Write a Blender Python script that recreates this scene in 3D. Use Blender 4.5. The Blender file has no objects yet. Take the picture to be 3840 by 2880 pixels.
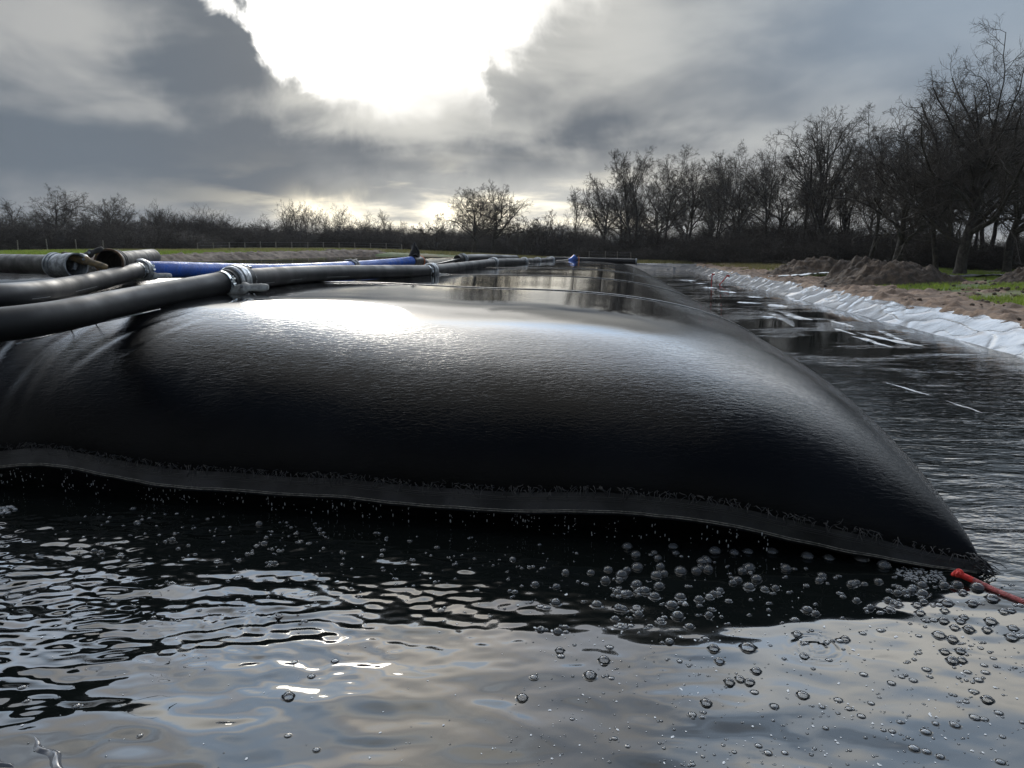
import bpy, bmesh, math, random
import numpy as np
from mathutils import Vector, Matrix

# ------------------------------------------------------------------ camera, sky, sun, exposure
SC = bpy.context.scene
COL = SC.collection
R = math.radians
CAM_H = 2.3
PITCH = R(10.03)
FPX = 769.0                       # focal length in pixels at 1024 wide
cam_d = bpy.data.cameras.new('camera')
cam_d.sensor_width = 36.0
cam_d.lens = FPX / 1024 * 36
cam_d.clip_start = 0.05
cam_d.clip_end = 5000
cam = bpy.data.objects.new('camera', cam_d)
COL.objects.link(cam)
cam.location = (0, 0, CAM_H)
cam.rotation_euler = (math.pi / 2 - PITCH, 0, 0)
SC.camera = cam
SC.view_settings.view_transform = 'Standard'
SC.view_settings.look = 'None'
SC.view_settings.gamma = 1
SC.view_settings.use_curve_mapping = False
SC.view_settings.exposure = 0.33
SC.cycles.use_denoising = True
SC.cycles.max_bounces = 8
SC.cycles.transparent_max_bounces = 24
SC.cycles.caustics_reflective = False
SC.cycles.caustics_refractive = False

SUN_AZ, SUN_EL = -13.5, 18.0      # degrees, azimuth from +Y towards +X
sd = Vector((math.sin(R(SUN_AZ)) * math.cos(R(SUN_EL)), math.cos(R(SUN_AZ)) * math.cos(R(SUN_EL)), math.sin(R(SUN_EL))))
sun_l = bpy.data.lights.new('sun', 'SUN')
sun_l.energy = 0.5
sun_l.angle = R(12)
sun_l.color = (1.0, 0.94, 0.84)
sun_o = bpy.data.objects.new('sun', sun_l)
COL.objects.link(sun_o)
sun_o.rotation_euler = (-sd).to_track_quat('-Z', 'Y').to_euler()

world = bpy.data.worlds.new('World')
SC.world = world
world.use_nodes = True
world.cycles.sampling_method = 'MANUAL'
world.cycles.sample_map_resolution = 512


class NT:
    """small node-graph writer"""
    def __init__(self, tree):
        self.t = tree
        self.n = tree.nodes
        self.l = tree.links

    def node(self, typ, **kw):
        nd = self.n.new(typ)
        for k, v in kw.items():
            setattr(nd, k, v)
        return nd

    def put(self, sock, v):
        if isinstance(v, bpy.types.NodeSocket):
            self.l.new(v, sock)
        elif v is not None:
            sock.default_value = v

    def m(self, op, a, b=None, c=None, clamp=False):
        nd = self.node('ShaderNodeMath', operation=op)
        nd.use_clamp = clamp
        self.put(nd.inputs[0], a)
        self.put(nd.inputs[1], b)
        if c is not None:
            self.put(nd.inputs[2], c)
        return nd.outputs[0]

    def vm(self, op, a, b=None, out=0):
        nd = self.node('ShaderNodeVectorMath', operation=op)
        self.put(nd.inputs[0], a)
        self.put(nd.inputs[1], b)
        return nd.outputs[out]

    def ramp(self, v, a, b, lo=0.0, hi=1.0, smooth=True):
        nd = self.node('ShaderNodeMapRange')
        nd.interpolation_type = 'SMOOTHSTEP' if smooth else 'LINEAR'
        self.put(nd.inputs[0], v)
        for i, x in ((1, a), (2, b), (3, lo), (4, hi)):
            self.put(nd.inputs[i], x)
        return nd.outputs[0]

    def noise(self, vec, scale, detail=4.0, rough=0.5, dist=0.0, out=0, lac=2.0):
        nd = self.node('ShaderNodeTexNoise')
        self.put(nd.inputs['Vector'], vec)
        self.put(nd.inputs['Scale'], scale)
        self.put(nd.inputs['Detail'], detail)
        self.put(nd.inputs['Roughness'], rough)
        self.put(nd.inputs['Distortion'], dist)
        self.put(nd.inputs['Lacunarity'], lac)
        return nd.outputs[out]

    def mix(self, f, a, b, mode='MIX'):
        nd = self.node('ShaderNodeMix', data_type='RGBA', blend_type=mode)
        self.put(nd.inputs[0], f)
        for i, v in ((6, a), (7, b)):
            if isinstance(v, (tuple, list)) and len(v) == 3:
                v = (*v, 1)
            self.put(nd.inputs[i], v)
        return nd.outputs[2]

    def xyz(self, x, y, z):
        nd = self.node('ShaderNodeCombineXYZ')
        self.put(nd.inputs[0], x); self.put(nd.inputs[1], y); self.put(nd.inputs[2], z)
        return nd.outputs[0]

    def sep(self, v):
        nd = self.node('ShaderNodeSeparateXYZ')
        self.put(nd.inputs[0], v)
        return nd.outputs

    def scale(self, v, s):
        nd = self.node('ShaderNodeVectorMath', operation='SCALE')
        self.put(nd.inputs[0], v); self.put(nd.inputs['Scale'], s)
        return nd.outputs[0]


def build_sky():
    g = NT(world.node_tree)
    g.n.clear()
    out = g.node('ShaderNodeOutputWorld')
    bg = g.node('ShaderNodeBackground')
    g.l.new(bg.outputs[0], out.inputs[0])
    sky = g.node('ShaderNodeTexSky', sky_type='NISHITA')
    sky.sun_disc = False
    sky.sun_elevation = R(SUN_EL)
    sky.sun_rotation = R(SUN_AZ)
    sky.dust_density = 2.0
    blue = g.scale(sky.outputs[0], 0.09)
    d = g.vm('NORMALIZE', g.node('ShaderNodeTexCoord').outputs['Generated'])
    dx, dy, dz = g.sep(d)
    az = g.m('MULTIPLY', g.m('ARCTAN2', dx, dy), 180 / math.pi)
    el = g.m('MULTIPLY', g.m('ARCSINE', dz), 180 / math.pi)
    ca = g.vm('DOT_PRODUCT', d, tuple(sd), out=1)
    ang = g.m('MULTIPLY', g.m('ARCCOSINE', g.m('MINIMUM', ca, 0.99999)), 180 / math.pi)
    # soft, layered cloud masses: noise stretched sideways
    q = g.xyz(dx, dy, g.m('MULTIPLY', dz, 2.6))
    n1 = g.noise(g.vm('ADD', q, (1.9, 0.4, 3.3)), 2.1, 4, 0.5, 0.4)
    n2 = g.noise(g.vm('ADD', q, (7.3, 2.1, 1.7)), 4.4, 4, 0.5, 0.35)
    n3 = g.noise(g.vm('ADD', d, (3.1, 8.2, 0.4)), 11.0, 5, 0.58, 0.4)
    azd = g.m('ADD', az, g.m('ADD', g.m('MULTIPLY', g.m('SUBTRACT', n2, 0.5), 9), g.m('MULTIPLY', g.m('SUBTRACT', n3, 0.5), 13)))
    eld = g.m('ADD', el, g.m('ADD', g.m('MULTIPLY', g.m('SUBTRACT', n2, 0.5), -3.0), g.m('MULTIPLY', g.m('SUBTRACT', n3, 0.5), 4.0)))
    # the break in the deck in front of the sun
    eb = g.m('ADD', 10.1, g.m('MULTIPLY', g.m('MAXIMUM', g.m('SUBTRACT', -14.3, azd), 0.0), 1.0))
    eb = g.m('ADD', eb, g.m('MULTIPLY', g.m('MAXIMUM', g.m('SUBTRACT', azd, -2.0), 0.0), 1.6))
    f = g.m('SUBTRACT', eld, eb)
    soft = g.ramp(az, -4, 6, 2.0, 5.5)
    hole = g.ramp(f, g.m('MULTIPLY', soft, -0.8), soft)
    scrap = g.m('MULTIPLY', g.ramp(n3, 0.53, 0.70), g.ramp(az, -10, -1, 0.0, 0.8))     # thin scraps drifting in the break
    hole = g.m('MULTIPLY', hole, g.m('SUBTRACT', 1.0, scrap))
    # radiance
    glow = g.m('POWER', 2.718, g.m('DIVIDE', ang, -14.0))
    core = g.m('POWER', 2.718, g.m('MULTIPLY', g.m('POWER', g.m('DIVIDE', ang, 6.0), 2.0), -1.0))

    def blob(a0, e0, wa, we, amp):
        q_ = g.m('ADD', g.m('POWER', g.m('DIVIDE', g.m('SUBTRACT', azd, a0), wa), 2.0), g.m('POWER', g.m('DIVIDE', g.m('SUBTRACT', eld, e0), we), 2.0))
        return g.m('MULTIPLY', g.m('POWER', 2.718, g.m('MULTIPLY', q_, -1.0)), amp)

    dens = g.m('ADD', g.m('MULTIPLY', n1, 0.5), g.m('MULTIPLY', n2, 0.5))
    for (a0, e0, wa, we, amp) in ((-31, 6.5, 16, 4.0, 0.16), (-20.5, 11.5, 5.0, 4.5, 0.15), (-2, 6.2, 17, 1.7, 0.12), (8, 7.0, 12, 1.6, 0.02), (-27, 13.5, 6, 1.5, -0.03), (-9, 8.2, 6, 1.2, -0.06), (14, 12, 9, 4, -0.05)):
        dens = g.m('ADD', dens, blob(a0, e0, wa, we, amp))
    dark = g.ramp(dens, 0.40, 0.66)
    grey = g.mix(dark, (0.37, 0.375, 0.37), (0.105, 0.122, 0.145))
    cool = g.m('MULTIPLY', g.ramp(az, 4, 30), g.ramp(el, 2, 15))                          # clearer, bluer air to the right
    grey = g.mix(g.m('MULTIPLY', cool, 0.85), grey, g.mix(n2, (0.19, 0.255, 0.335), (0.25, 0.30, 0.36)))
    lowl = g.m('MULTIPLY', g.ramp(az, -16, -30), 0.55)
    grey = g.mix(lowl, grey, g.mix(dark, (0.25, 0.26, 0.275), (0.115, 0.145, 0.18)))
    warm = g.scale(g.xyz(1.0, 0.93, 0.76), g.m('MULTIPLY', g.m('MULTIPLY', glow, g.m('SUBTRACT', 0.48, g.m('MULTIPLY', dark, 0.40))), g.ramp(az, -26, -12, 0.35, 1.0)))
    cloud = g.vm('ADD', grey, warm)
    # bright rifts low over the trees
    rift = g.noise(g.xyz(g.m('MULTIPLY', az, 0.075), g.m('MULTIPLY', el, 0.34), 2.3), 1.4, 5, 0.5, 0.25)
    band = g.m('POWER', 2.718, g.m('MULTIPLY', g.m('POWER', g.m('DIVIDE', g.m('SUBTRACT', el, 2.7), 2.1), 2.0), -1.0))
    side = g.m('POWER', 2.718, g.m('MULTIPLY', g.m('POWER', g.m('DIVIDE', g.m('ADD', az, 3.0), 13.0), 2.0), -1.0))
    rift = g.m('MULTIPLY', g.m('MULTIPLY', g.ramp(rift, 0.44, 0.64), band), side)
    spot = g.m('POWER', 2.718, g.m('MULTIPLY', g.m('ADD', g.m('POWER', g.m('DIVIDE', g.m('ADD', az, 12.8), 2.6), 2.0), g.m('POWER', g.m('DIVIDE', g.m('SUBTRACT', el, 2.7), 1.3), 2.0)), -1.0))
    rift = g.m('ADD', g.m('MULTIPLY', rift, 1.1), g.m('MULTIPLY', spot, g.ramp(n3, 0.35, 0.6, 0.25, 1.2)))
    cloud = g.vm('ADD', cloud, g.scale(g.xyz(1.0, 0.87, 0.60), rift))
    over = g.ramp(el, 26, 48)
    cloud = g.mix(over, cloud, g.mix(dark, (0.12, 0.165, 0.255), (0.085, 0.125, 0.21)))
    bright = g.scale(g.xyz(1.0, 0.975, 0.92), g.m('ADD', 1.15, g.m('MULTIPLY', core, 2.5)))
    tot = g.mix(hole, cloud, bright)
    # overhead the cover is thin and glaring, with blue between
    nv = g.noise(g.vm('ADD', q, (4.4, 9.2, 0.7)), 2.4, 2, 0.5, 0.2)
    high = g.m('MULTIPLY', g.m('MULTIPLY', g.ramp(el, 17, 26), g.ramp(el, 54, 37)), g.ramp(ang, 88, 22, 0.0, 1.0))
    veil = g.scale(g.mix(g.ramp(nv, 0.40, 0.60), (0.72, 0.90, 1.14), (0.98, 0.96, 0.90)), g.ramp(nv, 0.34, 0.64, 3.0, 4.4))
    veil = g.mix(g.m('MULTIPLY', g.ramp(n1, 0.46, 0.64), 0.6), veil, g.scale(blue, 2.6))
    tot = g.mix(high, tot, veil)
    g.l.new(tot, bg.inputs[0])
    bg.inputs[1].default_value = 1.0


build_sky()

# ------------------------------------------------------------------ pixel helpers (source pixels 3840 x 2880)
SP, CP = math.sin(PITCH), math.cos(PITCH)


def ray(px, py):
    x = (px / 3.75 - 512) / FPX
    y = (py / 3.75 - 384) / FPX
    return x, CP - y * SP, -(SP + y * CP)


def at_z(px, py, z):
    x, f, u = ray(px, py)
    k = (z - CAM_H) / u
    return Vector((x * k, f * k, z))


def at_y(px, py, y):
    x, f, u = ray(px, py)
    k = y / f
    return Vector((x * k, y, CAM_H + u * k))


# ------------------------------------------------------------------ numeric noise
def _h(ix, iy, seed):
    with np.errstate(over='ignore'):
        n = (ix.astype(np.int64) * 374761393 + iy.astype(np.int64) * 668265263 + seed * 974634577) & 0xffffffff
        n = ((n ^ (n >> 13)) * 1274126177) & 0xffffffff
        n = n ^ (n >> 16)
    return (n & 0xffff) / 65535.0


def vn(x, y, seed=0):
    x = np.asarray(x, float); y = np.asarray(y, float)
    ix = np.floor(x); iy = np.floor(y)
    fx = x - ix; fy = y - iy
    fx = fx * fx * fx * (fx * (fx * 6 - 15) + 10); fy = fy * fy * fy * (fy * (fy * 6 - 15) + 10)
    a = _h(ix, iy, seed); b = _h(ix + 1, iy, seed); c = _h(ix, iy + 1, seed); e = _h(ix + 1, iy + 1, seed)
    return (a * (1 - fx) + b * fx) * (1 - fy) + (c * (1 - fx) + e * fx) * fy - 0.5


def fbm(x, y, seed=0, octv=4, gain=0.5):
    s = 0; a = 1.0
    for i in range(octv):
        s = s + a * vn(np.asarray(x) * 2 ** i + i * 17.3, np.asarray(y) * 2 ** i - i * 9.1, seed + i)
        a *= gain
    return s


def sstep(a, b, x):
    t = np.clip((np.asarray(x, float) - a) / (b - a), 0, 1)
    return t * t * (3 - 2 * t)


# ------------------------------------------------------------------ object helpers
def mesh_np(name, v, f, mat, parent=None, smooth=True):
    """v: (n,3) array, f: list of tuples or (m,k) int array"""
    me = bpy.data.meshes.new(name)
    v = np.asarray(v, dtype=np.float32)
    if isinstance(f, np.ndarray):
        k = f.shape[1]
        me.vertices.add(len(v)); me.vertices.foreach_set('co', v.ravel())
        me.loops.add(f.size); me.loops.foreach_set('vertex_index', f.ravel().astype(np.int32))
        me.polygons.add(len(f))
        me.polygons.foreach_set('loop_start', np.arange(0, f.size, k, dtype=np.int32))
        me.polygons.foreach_set('loop_total', np.full(len(f), k, dtype=np.int32))
        me.update(calc_edges=True)
    else:
        me.from_pydata(v.tolist(), [], f)
        me.update()
    if smooth:
        me.polygons.foreach_set('use_smooth', np.ones(len(me.polygons), dtype=bool))
    me.materials.append(mat)
    return link(name, me, parent)


def link(name, data, parent=None):
    o = bpy.data.objects.new(name, data)
    COL.objects.link(o)
    if parent is not None:
        o.parent = parent
    return o


def tag(o, label=None, cat=None, group=None, kind=None):
    if label: o['label'] = label
    if cat: o['category'] = cat
    if group: o['group'] = group
    if kind: o['kind'] = kind
    return o


def empty(name, loc, label=None, cat=None, group=None, rz=0.0):
    o = bpy.data.objects.new(name, None)
    o.empty_display_size = 0.2
    COL.objects.link(o)
    o.location = loc
    o.rotation_euler[2] = rz
    return tag(o, label, cat, group)


def copy_tree(o, parent=None):
    c = o.copy()
    COL.objects.link(c)
    c.parent = parent
    for ch in o.children:
        copy_tree(ch, c)
    return c


def grid_faces(nu, nv, wrap=False):
    i = np.arange(nu - 1 if not wrap else nu)
    j = np.arange(nv - 1)
    I, J = np.meshgrid(i, j, indexing='ij')
    I2 = (I + 1) % nu
    return np.stack([I * nv + J, I2 * nv + J, I2 * nv + J + 1, I * nv + J + 1], -1).reshape(-1, 4)


class MB:
    """collects shapes into ONE mesh"""
    def __init__(self):
        self.v = []; self.f = []

    def add(self, v, f):
        o = len(self.v)
        self.v.extend([tuple(p) for p in v])
        self.f.extend([tuple(i + o for i in q) for q in f])
        return self

    def tube(self, pts, rad, n=8, cap=True, flat=None, twist=0.0):
        pts = [Vector(p) for p in pts]
        if not hasattr(rad, '__len__'):
            rad = [rad] * len(pts)
        t0 = (pts[1] - pts[0]).normalized()
        ref = Vector((0, 0, 1)) if abs(t0.z) < 0.9 else Vector((1, 0, 0))
        nrm = (ref - t0 * ref.dot(t0)).normalized()
        V = []
        for i, p in enumerate(pts):
            a = pts[max(i - 1, 0)]; b = pts[min(i + 1, len(pts) - 1)]
            t = (b - a).normalized()
            nrm = (nrm - t * nrm.dot(t)).normalized()
            bi = t.cross(nrm)
            fl = 1.0 if flat is None else flat
            for k in range(n):
                th = 2 * math.pi * k / n + twist * i
                V.append(p + (nrm * math.sin(th) * fl + bi * math.cos(th)) * rad[i])
        F = []
        for i in range(len(pts) - 1):
            for k in range(n):
                F.append((i * n + k, i * n + (k + 1) % n, (i + 1) * n + (k + 1) % n, (i + 1) * n + k))
        if cap:
            F.append(tuple(range(n - 1, -1, -1)))
            F.append(tuple((len(pts) - 1) * n + k for k in range(n)))
        return self.add(V, F)

    def lathe(self, prof, origin, axis, n=32, closed=False):
        """prof: list of (along, radius) round the axis"""
        axis = Vector(axis).normalized(); origin = Vector(origin)
        ref = Vector((0, 0, 1)) if abs(axis.z) < 0.9 else Vector((1, 0, 0))
        a = (ref - axis * ref.dot(axis)).normalized(); b = axis.cross(a)
        V = []; F = []
        for (t, r) in prof:
            for k in range(n):
                th = 2 * math.pi * k / n
                V.append(origin + axis * t + (a * math.cos(th) + b * math.sin(th)) * r)
        m = len(prof)
        for i in range(m if closed else m - 1):
            i2 = (i + 1) % m
            for k in range(n):
                F.append((i * n + k, i2 * n + k, i2 * n + (k + 1) % n, i * n + (k + 1) % n))
        return self.add(V, F)

    def box(self, c, sx, sy, sz, M=None):
        c = Vector(c)
        V = []
        for z in (-1, 1):
            for y in (-1, 1):
                for x in (-1, 1):
                    p = Vector((x * sx / 2, y * sy / 2, z * sz / 2))
                    V.append(c + (M @ p if M is not None else p))
        return self.add(V, [(0, 2, 3, 1), (4, 5, 7, 6), (0, 1, 5, 4), (2, 6, 7, 3), (0, 4, 6, 2), (1, 3, 7, 5)])

    def build(self, name, mat, parent=None, smooth=True, sharp=None):
        me = bpy.data.meshes.new(name)
        me.from_pydata(self.v, [], self.f)
        me.update()
        if smooth:
            me.polygons.foreach_set('use_smooth', np.ones(len(me.polygons), dtype=bool))
            if sharp:
                me.set_sharp_from_angle(angle=R(sharp))
        me.materials.append(mat)
        return link(name, me, parent)


# ------------------------------------------------------------------ materials
MATS = {}


def mat(name, col, rough=0.6, metal=0.0, ior=1.5, var=0.0, vscale=6.0, bump=0.0, bscale=30.0, bdist=0.01, coat=0.0, trans=0.0, col2=None):
    m = bpy.data.materials.new(name)
    m.use_nodes = True
    g = NT(m.node_tree)
    b = g.n['Principled BSDF']
    b.inputs['Roughness'].default_value = rough
    b.inputs['Metallic'].default_value = metal
    b.inputs['IOR'].default_value = ior
    b.inputs['Coat Weight'].default_value = coat
    tc = g.node('ShaderNodeTexCoord').outputs['Object']
    if var > 0 or col2:
        n = g.noise(tc, vscale, 6, 0.6, 0.2)
        c2 = col2 if col2 else tuple(c * (1 - var) for c in col)
        c1 = col if col2 else tuple(min(1, c * (1 + var)) for c in col)
        g.put(b.inputs['Base Color'], g.mix(g.ramp(n, 0.36, 0.64), c1, c2))
        g.put(b.inputs['Roughness'], g.ramp(n, 0.3, 0.7, max(rough - 0.12, 0.03), min(rough + 0.15, 1)))
    else:
        b.inputs['Base Color'].default_value = (*col, 1)
    if bump > 0:
        nd = g.node('ShaderNodeBump')
        nd.inputs['Strength'].default_value = bump
        nd.inputs['Distance'].default_value = bdist
        g.put(nd.inputs['Height'], g.noise(tc, bscale, 6, 0.6))
        g.l.new(nd.outputs[0], b.inputs['Normal'])
    MATS[name] = m
    return m


def mat_bag():
    m = bpy.data.materials.new('wet_black_geotextile'); m.use_nodes = True
    g = NT(m.node_tree); b = g.n['Principled BSDF']
    b.inputs['IOR'].default_value = 1.37
    geo = g.node('ShaderNodeNewGeometry')
    P = geo.outputs['Position']
    nz = g.sep(geo.outputs['Normal'])[2]
    big = g.noise(P, 0.9, 4, 0.55)
    g.put(b.inputs['Base Color'], g.mix(g.ramp(big, 0.4, 0.65), (0.0028, 0.0031, 0.0038), (0.0055, 0.006, 0.0072)))
    pool = g.ramp(nz, 0.965, 0.9985)                       # standing water lies where the cloth is level
    g.put(b.inputs['Roughness'], g.ramp(pool, 0, 1, 0.13, 0.03, False))
    g.put(b.inputs['Specular IOR Level'], g.ramp(nz, 0.89, 0.994, 0.14, 0.5))   # the film drains off the steep cloth
    px, py, pz = g.sep(P)
    str1 = g.xyz(g.m('MULTIPLY', px, 0.40), g.m('MULTIPLY', py, 1.0), g.m('MULTIPLY', pz, 1.9))
    n_a = g.noise(str1, 34, 4, 0.6, 0.8)                  # water running down in small crinkles
    n_b = g.noise(str1, 7.0, 3, 0.5, 0.3)
    patch = g.ramp(g.noise(P, 1.3, 3, 0.5), 0.40, 0.62, 0.7, 1.0)
    wv = g.node('ShaderNodeTexWave'); wv.inputs['Scale'].default_value = 95; wv.inputs['Distortion'].default_value = 1.0
    g.put(wv.inputs['Vector'], P)
    hgt = g.m('ADD', g.m('MULTIPLY', n_a, 1.0), g.m('ADD', g.m('MULTIPLY', n_b, 0.5), g.m('MULTIPLY', wv.outputs['Fac'], 0.02)))
    slope = g.m('MULTIPLY', g.ramp(pool, 0, 1, 1.0, 0.05), patch)
    bp = g.node('ShaderNodeBump')
    bp.inputs['Distance'].default_value = 0.012
    g.put(bp.inputs['Height'], hgt)
    g.put(bp.inputs['Strength'], g.m('MULTIPLY', slope, 0.5))
    # gentle ripples on the standing water
    wtr = g.noise(g.xyz(g.m('MULTIPLY', px, 0.6), g.m('MULTIPLY', py, 1.0), 0), 6.0, 3, 0.5, 0.4)
    stir = g.ramp(g.noise(P, 0.45, 3, 0.6), 0.52, 0.68, 0.05, 1.0)
    bp2 = g.node('ShaderNodeBump'); bp2.inputs['Distance'].default_value = 0.004
    g.put(bp2.inputs['Height'], wtr); g.put(bp2.inputs['Strength'], g.m('MULTIPLY', g.m('MULTIPLY', pool, stir), 0.30))
    g.l.new(bp.outputs[0], bp2.inputs['Normal'])
    g.l.new(bp2.outputs[0], b.inputs['Normal'])
    MATS[m.name] = m
    return m


def mat_water():
    m = bpy.data.materials.new('dark_pond_water'); m.use_nodes = True
    g = NT(m.node_tree); b = g.n['Principled BSDF']
    b.inputs['Base Color'].default_value = (0.005, 0.0065, 0.006, 1)
    b.inputs['Roughness'].default_value = 0.015
    b.inputs['IOR'].default_value = 1.36
    P = g.node('ShaderNodeNewGeometry').outputs['Position']
    px, py, pz = g.sep(P)
    far = g.ramp(py, 6.0, 16.0)
    right = g.m('MULTIPLY', g.ramp(px, 2.8, 4.2), g.ramp(py, 3.6, 5.5))
    q = g.xyz(g.m('MULTIPLY', px, 0.42), py, 0)
    n1 = g.noise(q, 3.4, 4, 0.55, 0.7)
    n2 = g.noise(q, 11.0, 3, 0.5, 0.5)
    breeze = g.ramp(g.noise(g.xyz(g.m('MULTIPLY', px, 0.30), g.m('MULTIPLY', py, 0.55), 0), 1.0, 4, 0.6, 0.5), 0.44, 0.62, 0.04, 1.0)
    h = g.m('ADD', n1, g.m('MULTIPLY', n2, 0.45))
    bp = g.node('ShaderNodeBump'); bp.inputs['Distance'].default_value = 0.03
    g.put(bp.inputs['Height'], h)
    g.put(bp.inputs['Strength'], g.m('MULTIPLY', g.m('MULTIPLY', g.m('MAXIMUM', far, right), g.m('MAXIMUM', breeze, g.m('MULTIPLY', g.ramp(py, 22, 10), 0.6))), 0.75))
    g.l.new(bp.outputs[0], b.inputs['Normal'])
    MATS[m.name] = m
    return m


def mat_grass():
    m = bpy.data.materials.new('meadow_turf'); m.use_nodes = True
    g = NT(m.node_tree); b = g.n['Principled BSDF']
    P = g.node('ShaderNodeNewGeometry').outputs['Position']
    a = g.noise(P, 0.16, 6, 0.62); c = g.noise(P, 3.0, 6, 0.7)
    col = g.mix(g.ramp(c, 0.3, 0.7), (0.10, 0.145, 0.028), (0.055, 0.085, 0.02))
    col = g.mix(g.ramp(a, 0.45, 0.66), col, (0.15, 0.125, 0.055))
    g.put(b.inputs['Base Color'], col)
    b.inputs['Roughness'].default_value = 0.8
    bp = g.node('ShaderNodeBump'); bp.inputs['Distance'].default_value = 0.12; bp.inputs['Strength'].default_value = 0.7
    g.put(bp.inputs['Height'], c); g.l.new(bp.outputs[0], b.inputs['Normal'])
    MATS[m.name] = m
    return m


def mat_blade(name, c1, c2):
    m = bpy.data.materials.new(name); m.use_nodes = True
    g = NT(m.node_tree); b = g.n['Principled BSDF']; out = g.n['Material Output']
    P = g.node('ShaderNodeNewGeometry').outputs['Position']
    col = g.mix(g.ramp(g.noise(P, 1.1, 5, 0.65), 0.36, 0.62), c1, c2)
    g.put(b.inputs['Base Color'], col); b.inputs['Roughness'].default_value = 0.5
    tr = g.node('ShaderNodeBsdfTranslucent'); g.put(tr.inputs[0], col)
    mx = g.node('ShaderNodeMixShader'); mx.inputs[0].default_value = 0.5
    g.l.new(b.outputs[0], mx.inputs[1]); g.l.new(tr.outputs[0], mx.inputs[2]); g.l.new(mx.outputs[0], out.inputs[0])
    MATS[name] = m
    return m


def mat_soil(name, c1, c2, sc=2.2):
    m = bpy.data.materials.new(name); m.use_nodes = True
    g = NT(m.node_tree); b = g.n['Principled BSDF']
    P = g.node('ShaderNodeNewGeometry').outputs['Position']
    a = g.noise(P, sc, 8, 0.68, 0.3); c = g.noise(P, 14.0, 6, 0.7)
    big = g.noise(P, 0.35, 4, 0.6)
    col = g.mix(g.ramp(a, 0.38, 0.62), c1, c2)
    col = g.mix(g.m('MULTIPLY', g.ramp(big, 0.45, 0.65), 0.55), col, tuple(x * 0.6 for x in c2))
    g.put(b.inputs['Base Color'], col); b.inputs['Roughness'].default_value = 0.88
    bp = g.node('ShaderNodeBump'); bp.inputs['Distance'].default_value = 0.10; bp.inputs['Strength'].default_value = 1.0
    g.put(bp.inputs['Height'], g.m('ADD', a, g.m('MULTIPLY', c, 0.5))); g.l.new(bp.outputs[0], b.inputs['Normal'])
    MATS[name] = m
    return m


def mat_film():
    m = bpy.data.materials.new('bubble_film'); m.use_nodes = True
    g = NT(m.node_tree); out = g.n['Material Output']
    g.n.remove(g.n['Principled BSDF'])
    lw = g.node('ShaderNodeFresnel'); lw.inputs['IOR'].default_value = 1.38
    gl = g.node('ShaderNodeBsdfGlossy'); gl.inputs['Roughness'].default_value = 0.03
    tr = g.node('ShaderNodeBsdfTransparent'); tr.inputs[0].default_value = (0.95, 0.96, 0.97, 1)
    df = g.node('ShaderNodeBsdfDiffuse'); df.inputs[0].default_value = (0.75, 0.78, 0.8, 1)
    m1 = g.node('ShaderNodeMixShader'); m1.inputs[0].default_value = 0.09
    g.l.new(tr.outputs[0], m1.inputs[1]); g.l.new(df.outputs[0], m1.inputs[2])
    mx = g.node('ShaderNodeMixShader')
    g.put(mx.inputs[0], g.m('MULTIPLY', lw.outputs[0], 1.9, clamp=True))
    g.l.new(m1.outputs[0], mx.inputs[1]); g.l.new(gl.outputs[0], mx.inputs[2]); g.l.new(mx.outputs[0], out.inputs[0])
    MATS[m.name] = m
    return m


def mat_liner():
    m = bpy.data.materials.new('silver_pond_liner'); m.use_nodes = True
    g = NT(m.node_tree); b = g.n['Principled BSDF']
    P = g.node('ShaderNodeNewGeometry').outputs['Position']
    a = g.noise(P, 1.6, 6, 0.65)
    g.put(b.inputs['Base Color'], g.mix(g.ramp(a, 0.35, 0.65), (0.17, 0.174, 0.184), (0.09, 0.094, 0.104)))
    b.inputs['Roughness'].default_value = 0.23
    b.inputs['Metallic'].default_value = 0.1
    b.inputs['IOR'].default_value = 1.5
    bp = g.node('ShaderNodeBump'); bp.inputs['Distance'].default_value = 0.02; bp.inputs['Strength'].default_value = 0.35
    g.put(bp.inputs['Height'], g.noise(P, 2.6, 3, 0.5, 1.6)); g.l.new(bp.outputs[0], b.inputs['Normal'])
    MATS[m.name] = m
    return m


M_BAG = mat_bag(); M_WATER = mat_water(); M_GRASS = mat_grass(); M_FILM = mat_film(); M_LINER = mat_liner()
M_SOIL = mat_soil('bare_brown_soil', (0.30, 0.208, 0.145), (0.155, 0.108, 0.078))
M_MOUND = mat_soil('dark_dug_soil', (0.125, 0.088, 0.06), (0.05, 0.037, 0.028), 3.0)
M_BERM = mat_soil('dark_raked_soil', (0.17, 0.125, 0.092), (0.085, 0.064, 0.05))
M_BLADE = mat_blade('grass_blades', (0.25, 0.33, 0.045), (0.13, 0.19, 0.03))
M_DRYBLADE = mat_blade('dry_grass_blades', (0.26, 0.22, 0.10), (0.14, 0.14, 0.045))
M_PIPE = mat('black_polyethylene', (0.012, 0.012, 0.0135), 0.54, ior=1.45, var=0.3, vscale=1.1, bump=0.04, bscale=9, bdist=0.01)
M_OLDPIPE = mat('dusty_black_pipe', (0.05, 0.047, 0.043), 0.6, var=0.35, vscale=5, bump=0.15, bscale=12)
M_GALV = mat('galvanised_steel', (0.42, 0.43, 0.44), 0.42, metal=0.75, var=0.3, vscale=14, bump=0.25, bscale=60, bdist=0.003)
M_DULLGALV = mat('weathered_galvanised_steel', (0.25, 0.265, 0.28), 0.6, metal=0.4, var=0.4, vscale=9, bump=0.3, bscale=40, bdist=0.004)
M_BAND = mat('bright_zinc_band', (0.62, 0.66, 0.68), 0.25, metal=0.9, var=0.12, vscale=20)
M_CAST = mat('cast_grey_metal', (0.36, 0.355, 0.33), 0.6, metal=0.25, var=0.25, vscale=16, bump=0.25, bscale=50, bdist=0.003)
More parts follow.
